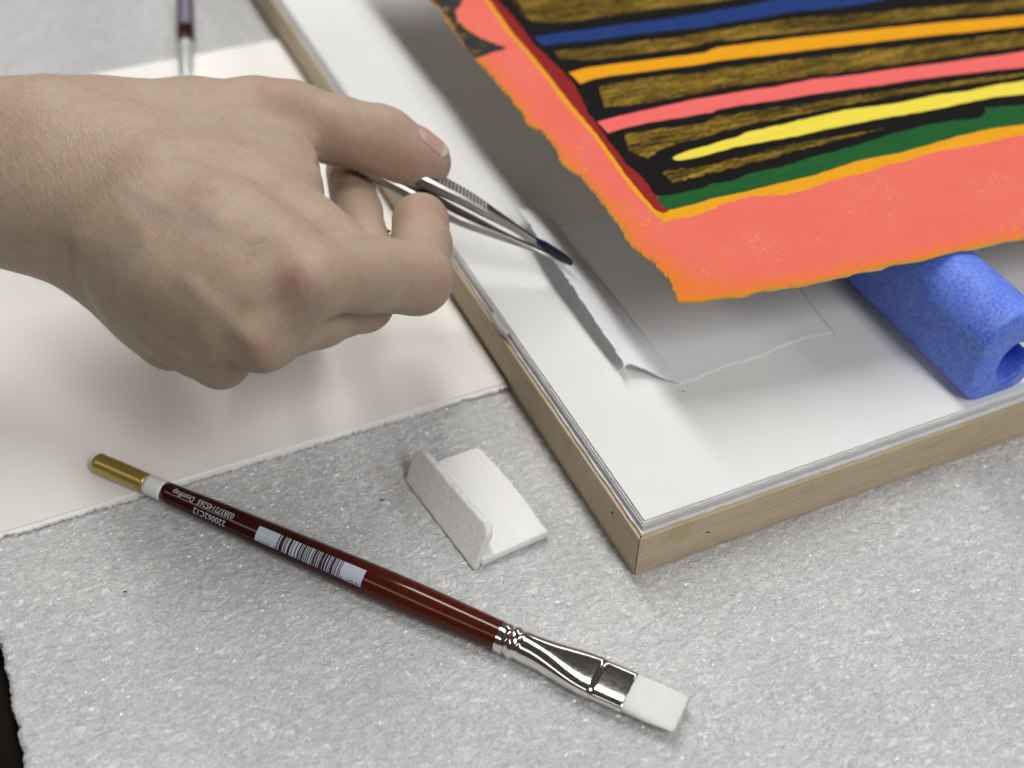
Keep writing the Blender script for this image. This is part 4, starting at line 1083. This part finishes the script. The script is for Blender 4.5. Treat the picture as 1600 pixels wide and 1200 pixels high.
    tr, tl = T(D['b_txt_r']) + 1.2, T(D['b_txt_l']) + 1.2
    text('038372145265  DomRep', tr, tl, math.radians(TXT_A), 1.75, 'lettering')
    text('220062C12', tr - 1.6, tr - 13.0, math.radians(TXT_A2), 1.75, 'lettering')
LAB_A0, LAB_A1 = 98.0, 158.0
TXT_A, TXT_A2, TXTSIGN = 106.0, 150.0, 1
def LOWSIDE(a0, a1): return a1
def LOWDIR(a0, a1): return -1
front_brush()

def far_brush():
    a = np.array(D['brush2'][0]); b = np.array(D['brush2'][1]); c = np.array(D['brush2'][2])
    t = empty('paint_brush', tuple(b), 'small round brush far behind the hand, dark handle, silver ferrule', 'brush')
    b[2] = 3.2
    d = (c - a); d[2] = 0; d /= np.linalg.norm(d)
    e1 = np.array([-d[1], d[0], 0]); e2 = np.array([0, 0, 1.0])
    S = b - d * 0
    hs = np.linspace(-170, 0, 40)
    rr = lambda x: float(np.interp(x, [-170, -120, -40, -12, 0], [1.6, 2.4, 4.0, 4.2, 3.6]))
    h = lathe('handle', [(x, rr(x)) for x in hs], S, d, e1, e2, M['lacquer'], t, n=32)
    set_attr(h, 'along', np.repeat(np.zeros(40), 32))
    lathe('ferrule', [(-1, 3.7), (2, 3.7), (3, 3.4), (4, 3.7), (25, 2.9), (28, 2.7)], S, d, e1, e2, M['dull_metal'], t, n=40)
    lathe('bristles', [(27, 2.5), (32, 2.8), (38, 2.2), (43, 1.0), (46, 0.1)], S, d, e1, e2, M['hair'], t, n=24)
    V = [S + (-40 + 25 * i / 8) * d + (rr(-40 + 25 * i / 8) + 0.06) * (math.cos(q) * e1 + math.sin(q) * e2) for i in range(9) for q in np.linspace(0.9, 2.0, 8)]
    mesh_np('barcode_label', V, grid_faces(9, 8), M['label_dim'], t)
far_brush()

# ------------------------------------------------------------------ tweezers
def tweezers():
    t = empty('tweezers', D['tw_tip'], 'steel tweezers with ridged grips held in the hand', 'tweezers')
    tip = np.array(D['tw_tip']); tail = np.array(D['tw_tail'])
    a = (tip - tail); L = np.linalg.norm(a); a /= L
    camv = np.array([0, 0, 290.0]) - (tip + tail) / 2; camv /= np.linalg.norm(camv)
    o_ = np.array(D['tw_open']); o_ = o_ - a * (o_ @ a); o_ /= np.linalg.norm(o_)
    w_ = np.cross(a, o_)
    m = Mat('brushed_steel', 0.26, 0.5, 1.0)
    n = m.noise(m.coords((300, 300, 300)), 1.0, 2)
    m.base((0.37, 0.36, 0.335))
    m.l(m.ramp(n, [(0.3, (0.30,) * 3), (0.7, (0.38,) * 3)]), m.b.inputs['Roughness'])
    M['ridge'] = simple('lit_ridge_steel', (0.74, 0.72, 0.68), 0.5, 0.5, 0.9)  # paler colour than the arms, so the ridges look lit by the lamps
    M['steel'] = m.m
    M['blue_tip'] = simple('dark_blue_coating', (0.008, 0.007, 0.030), 0.35, 0.4)
    s = np.linspace(0, L, 140)
    def arm(sign, nm):
        off = np.interp(s, [0, 12, 40, L * 0.62, L - 26, L - 8, L], [0.7, 0.9, 2.7, 3.5, 2.6, 1.0, 0.5])
        wid = np.interp(s, [0, 20, L * 0.55, L * 0.68, L - 24, L - 12, L - 9, L - 2, L], [3.6, 4.2, 4.0, 3.3, 1.5, 1.0, 1.15, 1.1, 0.8])
        th = np.interp(s, [0, L * 0.5, L - 24, L - 10, L], [0.9, 2.05, 1.25, 0.65, 0.25])
        bend = np.interp(s, [0, L - 10, L], [0, 0, 0.0])
        off, wid, th = smooth1(off, 9), smooth1(wid, 7), smooth1(th, 9)
        c = tail + np.outer(s, a) + np.outer(sign * off, o_)
        prof = [(-1, -0.55), (-1, 0.55), (-0.82, 1.0), (0.82, 1.0), (1, 0.55), (1, -0.55), (0.82, -1), (-0.82, -1)]
        V = []
        for i in range(len(s)):
            for (pw, po) in prof: V.append(c[i] + w_ * pw * wid[i] + o_ * po * th[i])
        k = len(prof); F = []
        for i in range(len(s) - 1):
            for j in range(k): F.append((i * k + j, i * k + (j + 1) % k, (i + 1) * k + (j + 1) % k, (i + 1) * k + j))
        F.append(tuple(range(k))); F.append(tuple((len(s) - 1) * k + j for j in range(k)))
        o = mesh_np(nm, V, F, M['steel'], t, smooth=False)
        bmm = bmesh.new(); bmm.from_mesh(o.data); bmesh.ops.recalc_face_normals(bmm, faces=bmm.faces); bmm.to_mesh(o.data); bmm.free()
        # ridged grip on the outer face: one small bar per ridge
        for q in np.arange(L - 50, L - 33.0, 1.3):
            cc = tail + a * q + o_ * sign * (np.interp(q, s, off) + np.interp(q, s, th) + 0.02)
            wq = np.interp(q, s, wid) * 0.84
            V = []
            for (da, do, sc_) in ((-0.40, -0.2, 1), (-0.22, 0.2, 0.97), (0.22, 0.2, 0.97), (0.40, -0.2, 1)):
                for sw in (-1, 1): V.append(cc + a * da + o_ * sign * do + w_ * sw * wq * sc_)
            r = mesh_np('grip_ridge', V, [(0, 1, 3, 2), (2, 3, 5, 4), (4, 5, 7, 6), (0, 2, 4, 6), (1, 7, 5, 3), (0, 6, 7, 1)], M['ridge'], o, smooth=False)
        return o
    up = arm(1, 'arm'); lo = arm(-1, 'arm')
    # dark blue spade on the far jaw
    V = []
    prof = []
    for q, wv, th, off in ((L - 13, 1.0, 0.55, 1.75), (L - 9.5, 1.7, 0.75, 1.55), (L - 3, 1.7, 0.8, 0.95), (L + 1.2, 1.1, 0.7, 0.35), (L + 1.9, 0.5, 0.4, 0.2)):
        c = tail + a * q + o_ * off
        for pw, po in ((-1, -1), (-1, 1), (1, 1), (1, -1)): V.append(c + w_ * pw * wv + o_ * po * th)
    F = []
    for i in range(4):
        for j in range(4): F.append((i * 4 + j, i * 4 + (j + 1) % 4, i * 4 + 4 + (j + 1) % 4, i * 4 + 4 + j))
    F += [(3, 2, 1, 0), (16, 17, 18, 19)]
    x = mesh_np('blue_jaw_tip', V, F, M['blue_tip'], t, smooth=False)
    x['label'] = 'dark blue coated jaw tip'
    # guide pin between the jaws
    c = tail + a * (L - 11.5)
    lathe('guide_pin', [(-2.2, 0.35), (1.4, 0.35)], c, o_, a, w_, M['steel'], t, n=12)
tweezers()

# ------------------------------------------------------------------ hand and forearm: one continuous surface from a distance field
def hand():
    groups = {}
    for h in HAND: groups.setdefault(h[0], []).append((np.array(h[1:5]), np.array(h[5:9])))
    def cone(P, A, B):
        pa = A[:3].astype(np.float32); ba = (B[:3] - A[:3]).astype(np.float32); L2 = float(ba @ ba) + 1e-9
        q = P - pa
        t = np.clip((q @ ba) / L2, 0, 1)
        q = q - t[..., None] * ba
        return np.sqrt((q * q).sum(-1)) - (A[3] + (B[3] - A[3]) * t).astype(np.float32)
    def smin(a, b, k):
        h = np.clip(k - np.abs(a - b), 0, None) / k
        return np.minimum(a, b) - h * h * k * 0.25
    def chain(P, g, k):
        d = None
        for A, B in groups[g]:
            c = cone(P, A, B); d = c if d is None else smin(d, c, k)
        return d
    def sdf(P):
        P = P.astype(np.float32)
        palm = smin(chain(P, 'palm', 9.0), chain(P, 'arm', 10.0), 16.0)
        palm = smin(palm, chain(P, 'tendon', 2.0), 3.5)
        th = smin(palm, chain(P, 'thumb', 4.0), 9.0)
        d = th
        for g, k in (('index', 6.0), ('middle', 4.5), ('ring', 4.0), ('little', 4.0)):
            d = smin(d, smin(palm, chain(P, g, 3.0), k), 0.6)
        for c in CREASES:      # shallow folds pressed into the skin
            A = np.array(c[0] + [c[2]]); B = np.array(c[1] + [c[2]])
            e = cone(P, A, B)
            d = d + c[3] * np.clip(1 - np.maximum(e, 0) / c[4], 0, 1) ** 2
        return d
    allp = np.array([p for g in groups.values() for s in g for p in s])
    lo = (allp[:, :3] - allp[:, 3:4]).min(0) - 4; hi = (allp[:, :3] + allp[:, 3:4]).max(0) + 4
    lo[0] = max(lo[0], -55)
    hS = 1.15
    n = np.ceil((hi - lo) / hS).astype(int) + 1
    ax = [lo[i] + hS * np.arange(n[i]) for i in range(3)]
    G = np.empty(n, np.float32)
    YZ = np.stack(np.meshgrid(ax[1], ax[2], indexing='ij'), -1)
    B = 16
    for i in range(0, n[0], B):
        xs = ax[0][i:i + B]
        P = np.empty((len(xs), n[1], n[2], 3), np.float32)
        P[..., 0] = xs[:, None, None]; P[..., 1:] = YZ[None]
        G[i:i + B] = sdf(P)
    # naive surface nets
    inside = G < 0
    c = inside[:-1, :-1, :-1].astype(np.int8)
    cnt = np.zeros_like(c, dtype=np.int8)
    for a in (0, 1):
        for b in (0, 1):
            for d in (0, 1):
                cnt += inside[a:n[0] - 1 + a, b:n[1] - 1 + b, d:n[2] - 1 + d]
    act = (cnt > 0) & (cnt < 8)
    idx = -np.ones(act.shape, np.int64); cells = np.argwhere(act); idx[act] = np.arange(len(cells))
    V = np.zeros((len(cells), 3)); W = np.zeros(len(cells))
    i0, j0, k0 = cells.T
    corners = [(a, b, d) for a in (0, 1) for b in (0, 1) for d in (0, 1)]
    for p in corners:
        for axn in range(3):
            if p[axn] == 1: continue
            q = list(p); q[axn] = 1
            ga = G[i0 + p[0], j0 + p[1], k0 + p[2]]; gb = G[i0 + q[0], j0 + q[1], k0 + q[2]]
            cr = (ga < 0) != (gb < 0)
            tt = np.where(cr, ga / np.where(cr, ga - gb, 1), 0)
            pt = np.array(p, float)[None] + 0 * V; pt[:, axn] += tt
            V += pt * cr[:, None]; W += cr
    V = lo + hS * (cells + V / W[:, None])
    F = []
    for axn in range(3):
        u, v = [(1, 2), (2, 0), (0, 1)][axn]
        sl0 = [slice(None)] * 3; sl1 = [slice(None)] * 3
        sl0[axn] = slice(0, n[axn] - 1); sl1[axn] = slice(1, n[axn])
        A = inside[tuple(sl0)]; Bq = inside[tuple(sl1)]
        E = np.argwhere(A != Bq)
        E = E[(E[:, u] > 0) & (E[:, v] > 0) & (E[:, u] < n[u] - 1) & (E[:, v] < n[v] - 1)]
        flip = ~A[tuple(E.T)]
        def cid(du, dv):
            e = E.copy(); e[:, u] -= du; e[:, v] -= dv; return idx[tuple(e.T)]
        q = np.stack([cid(1, 1), cid(0, 1), cid(0, 0), cid(1, 0)], 1)
        q[flip] = q[flip][:, ::-1]
        F.append(q)
    F = np.concatenate(F); F = F[(F >= 0).all(1)]
    V = V.astype(np.float64)
    def grad(P):
        e = 0.25; g = np.stack([sdf(P + np.eye(3)[k] * e) - sdf(P - np.eye(3)[k] * e) for k in range(3)], 1) / (2 * e)
        return g
    for _ in range(2):
        d = sdf(V); g = grad(V); V = V - (d / np.maximum((g * g).sum(1), 0.3))[:, None] * g
    N = grad(V); N /= np.linalg.norm(N, axis=1)[:, None] + 1e-9
    # knuckles, tendons, veins and hollows of the back of the hand, raised along the surface normal
    back = np.array([-0.20, -0.63, 0.75]); front = np.clip((N @ back - 0.05) / 0.35, 0, 1)
    disp = np.zeros(len(V))
    for A, Bq, r, hgt in BUMPS:
        A, Bq = np.array(A), np.array(Bq); ba = Bq - A; ba = ba - back * (ba @ back)
        q = V - A; dep = q @ back; q = q - dep[:, None] * back
        t = np.clip((q @ ba) / (ba @ ba), 0, 1)
        dd = np.linalg.norm(q - t[:, None] * ba, axis=1)
        tap = np.clip(np.minimum(t, 1 - t) * 5 + 0.25, 0, 1) if r < 3 else 1.0
        disp += hgt * tap * np.exp(-(dd / r) ** 2) * (np.abs(dep) < 22)
    V = V + N * (disp * front)[:, None]
    o = mesh_np('person', V, F, M['skin'])
    red = np.zeros(len(V)); vein = np.zeros(len(V)); dark = np.zeros(len(V)); spot = np.zeros(len(V))
    for p, r, s in REDS: red = np.maximum(red, s * np.exp(-((np.linalg.norm(V - np.array(p), axis=1) / r) ** 2)))
    for p, r, s in SPOTS: spot = np.maximum(spot, s * np.clip(1.6 - np.linalg.norm(V - np.array(p), axis=1) / r, 0, 1))
    for A, Bq, r, s in VEINS:
        A, Bq = np.array(A), np.array(Bq); ba = Bq - A; t = np.clip(((V - A) @ ba) / (ba @ ba), 0, 1)
        w = np.linalg.norm(V - A - t[:, None] * ba + 1.2 * np.stack([noise2(t * 6, t * 0, 90)] * 3, 1), axis=1)
        vein = np.maximum(vein, s * np.exp(-(w / r) ** 2))
    set_attr(o, 'red', red); set_attr(o, 'vein', vein); set_attr(o, 'spot', spot)
    # finger creases attribute used for fine wrinkles near joints
    wr = np.zeros(len(V))
    for p, r in WRINKLES: wr = np.maximum(wr, np.exp(-((np.linalg.norm(V - np.array(p), axis=1) / r) ** 2)))
    set_attr(o, 'wrinkle', wr)
    tag(o, 'bare right hand and forearm reaching in from the left, holding tweezers', 'person')
    # fine short hairs on the forearm and the back of the hand
    r = np.random.default_rng(5)
    cand = np.where((V[:, 0] < 72) & (N @ back > 0.0))[0]
    wgt = np.clip(1.15 - (V[cand, 0] + 40) / 120, 0.06, 1); pick = r.choice(cand, 1500, replace=False, p=wgt / wgt.sum())
    HV = []; HF = []
    for q in pick:
        nn = N[q]; d0 = np.array([0.45, -0.75, -0.25]) + 0.25 * r.normal(size=3); d0 -= nn * (d0 @ nn); d0 /= np.linalg.norm(d0)
        Ln = r.uniform(1.8, 4.2); p0 = V[q]; sd = np.cross(d0, nn); b_ = len(HV)
        for k_, s_ in enumerate((0, 0.35, 0.7, 1.0)):
            c_ = p0 + d0 * Ln * s_ + nn * (0.55 * Ln * 0.3 * math.sin(s_ * 2.2)); w_ = 0.028 * (1 - 0.8 * s_)
            HV += [c_ + sd * w_, c_ - sd * w_ * 0.5 + nn * w_ * 0.8, c_ - sd * w_ * 0.5 - nn * w_ * 0.8]
        for k_ in range(3):
            for e_ in range(3): HF.append((b_ + k_ * 3 + e_, b_ + k_ * 3 + (e_ + 1) % 3, b_ + k_ * 3 + 3 + (e_ + 1) % 3, b_ + k_ * 3 + 3 + e_))
    hr = mesh_np('arm_hair', np.array(HV), HF, M['body_hair'], o); hr['kind'] = 'stuff'
    # thumbnail
    A, Bq = np.array(THUMB[0]), np.array(THUMB[1]); a = (Bq - A) / np.linalg.norm(Bq - A)
    cv = np.array([0, 0, 290.0]) - Bq; cv -= a * (cv @ a); cv /= np.linalg.norm(cv)
    sv = np.cross(cv, a); sv = sv if sv[1] + sv[2] > 0 else -sv
    nu, nv = 26, 25
    V2 = []
    for i in range(nu):
        u = i / (nu - 1)
        for j in range(nv):
            v = j / (nv - 1) * 2 - 1
            ang = math.radians(NAIL_ROT + v * NAIL_HALF * (0.80 + 0.2 * math.sin(math.pi * min(u * 1.2, 1) * 0.5)))
            dirv = math.cos(ang) * cv + math.sin(ang) * sv
            rnd = 2.6 * v * v
            base = A + a * (NAIL_S + (NAIL_L - rnd * (u > 0.5) * (u - 0.5) * 2) * u + rnd * 0.55 * (1 - u))
            V2.append((base, dirv))
    Bs = np.array([x[0] for x in V2]); Ds = np.array([x[1] for x in V2])
    lo_, hi_ = np.full(len(Bs), 1.0), np.full(len(Bs), 13.0)
    for _ in range(24):
        md = (lo_ + hi_) / 2; dd = sdf(Bs + Ds * md[:, None]); lo_ = np.where(dd < 0, md, lo_); hi_ = np.where(dd < 0, hi_, md)
    uu = np.repeat(np.linspace(0, 1, nu), nv); vv = np.tile(np.linspace(-1, 1, nv), nu)
    rr = np.maximum(hi_, np.interp(uu, [0, 0.6, 1], [0, 0, 5.6]))
    lift = 0.28 * np.clip(uu / 0.15, 0, 1) * np.clip((1 - np.abs(vv)) / 0.15, 0.0, 1) - 0.12
    P = Bs + Ds * (rr + lift)[:, None]
    nl = mesh_np('thumbnail', P, grid_faces(nu, nv), M['nail'], o)
    bmm = bmesh.new(); bmm.from_mesh(nl.data); bmesh.ops.recalc_face_normals(bmm, faces=bmm.faces); bmm.to_mesh(nl.data); bmm.free()
    set_attr(nl, 'tipward', uu)
    s_ = nl.modifiers.new('thickness', 'SOLIDIFY'); s_.thickness = 0.35 * MM; s_.offset = 0

def skin_mat():
    m = Mat('skin', 0.52, 0.32)
    v = m.coords()
    big = m.noise(v, 60, 4, 0.6); mot = m.noise(v, 260, 4, 0.65)
    c = m.mix(m.ramp(big, [(0.3, (0, 0, 0)), (0.7, (1, 1, 1))]), (0.425, 0.328, 0.243), (0.475, 0.378, 0.285))
    c = m.mix(m.ramp(mot, [(0.35, (0.28,) * 3), (0.6, (0, 0, 0))]), c, (0.385, 0.25, 0.182))
    fs = m.noise(v, 1700, 3, 0.7)
    c = m.mix(m.ramp(fs, [(0.34, (0.30,) * 3), (0.5, (0, 0, 0))]), c, (0.30, 0.19, 0.135))
    c = m.mix(m.attr('vein'), c, (0.34, 0.30, 0.27))
    c = m.mix(m.attr('red'), c, (0.40, 0.13, 0.125))
    c = m.mix(m.attr('spot'), c, (0.14, 0.065, 0.04))
    m.base(c)
    # fine skin lines across the limb, diamond-like, stronger on joints
    fine = m.noise(m.coords((1500, 420, 900), (0, 0, -0.5)), 1.0, 3, 0.6)
    pores = m.n('ShaderNodeTexVoronoi', feature='DISTANCE_TO_EDGE'); pores.inputs['Scale'].default_value = 1100; m.l(v, pores.inputs['Vector'])
    wr = m.noise(m.coords((700, 160, 300), (0, 0, -0.35)), 1.0, 3, 0.6)
    h = m.math('ADD', m.math('MULTIPLY', fine, 0.55), m.math('MULTIPLY', pores.outputs['Distance'], 0.35))
    h = m.math('ADD', h, m.math('MULTIPLY', m.math('MULTIPLY', wr, m.attr('wrinkle')), 1.8))
    m.normal(m.bump(h, 0.00035, 0.6))
    m.b.inputs['Subsurface Weight'].default_value = 0.55
    m.b.inputs['Subsurface Radius'].default_value = (1.0, 0.42, 0.22)
    m.b.inputs['Subsurface Scale'].default_value = 0.0028
    return m.m
M['skin'] = skin_mat()
M['body_hair'] = simple('fine_brown_hair', (0.16, 0.10, 0.065), 0.5, 0.4)
def nail_mat():
    m = Mat('fingernail', 0.28, 0.5)
    t = m.attr('tipward')
    m.base(m.ramp(t, [(0.0, (0.50, 0.335, 0.28)), (0.12, (0.53, 0.35, 0.30)), (0.74, (0.55, 0.36, 0.31)), (0.84, (0.66, 0.56, 0.47)), (1.0, (0.68, 0.60, 0.50))]))
    m.b.inputs['Subsurface Weight'].default_value = 0.3; m.b.inputs['Subsurface Scale'].default_value = 0.001
    return m.m
M['nail'] = nail_mat()
NAIL_ROT, NAIL_HALF, NAIL_S, NAIL_L = 72.0, 46.0, -1.9, 12.6
hand()

# ------------------------------------------------------------------ specks of lint
def lint():
    for (x, y), L, lab in ((D['lint'][0], 1.6, 'tiny dark lint speck on the foam above the brush'), (D['lint'][1], 1.1, 'tiny dark lint speck low on the foam left of the brush')):
        z = 0.7
        V = [(x - L * .5, y + .2, z), (x - L * .45, y - .15, z + .1), (x, y + .1, z + .35), (x + .05, y - .25, z + .3), (x + L * .5, y - .1, z + .05), (x + L * .5, y - .4, z)]
        o = mesh_np('lint_speck', V, [(0, 1, 3, 2), (2, 3, 5, 4)], M['dark'], smooth=False)
        s = o.modifiers.new('thickness', 'SOLIDIFY'); s.thickness = 0.12 * MM
        tag(o, lab, 'lint', 'lint specks on the foam')
    x, y = D['speck'][0]
    a = np.linspace(0, 2 * np.pi, 8, endpoint=False)
    o = mesh_np('lint_speck', [(x + .28 * math.cos(k), y + .28 * math.sin(k), BZ + 0.06) for k in a] + [(x, y, BZ + 0.3)], [(i, (i + 1) % 8, 8) for i in range(8)], M['dark'])
    tag(o, 'tiny black speck on the white board by the flap end', 'lint')
lint()
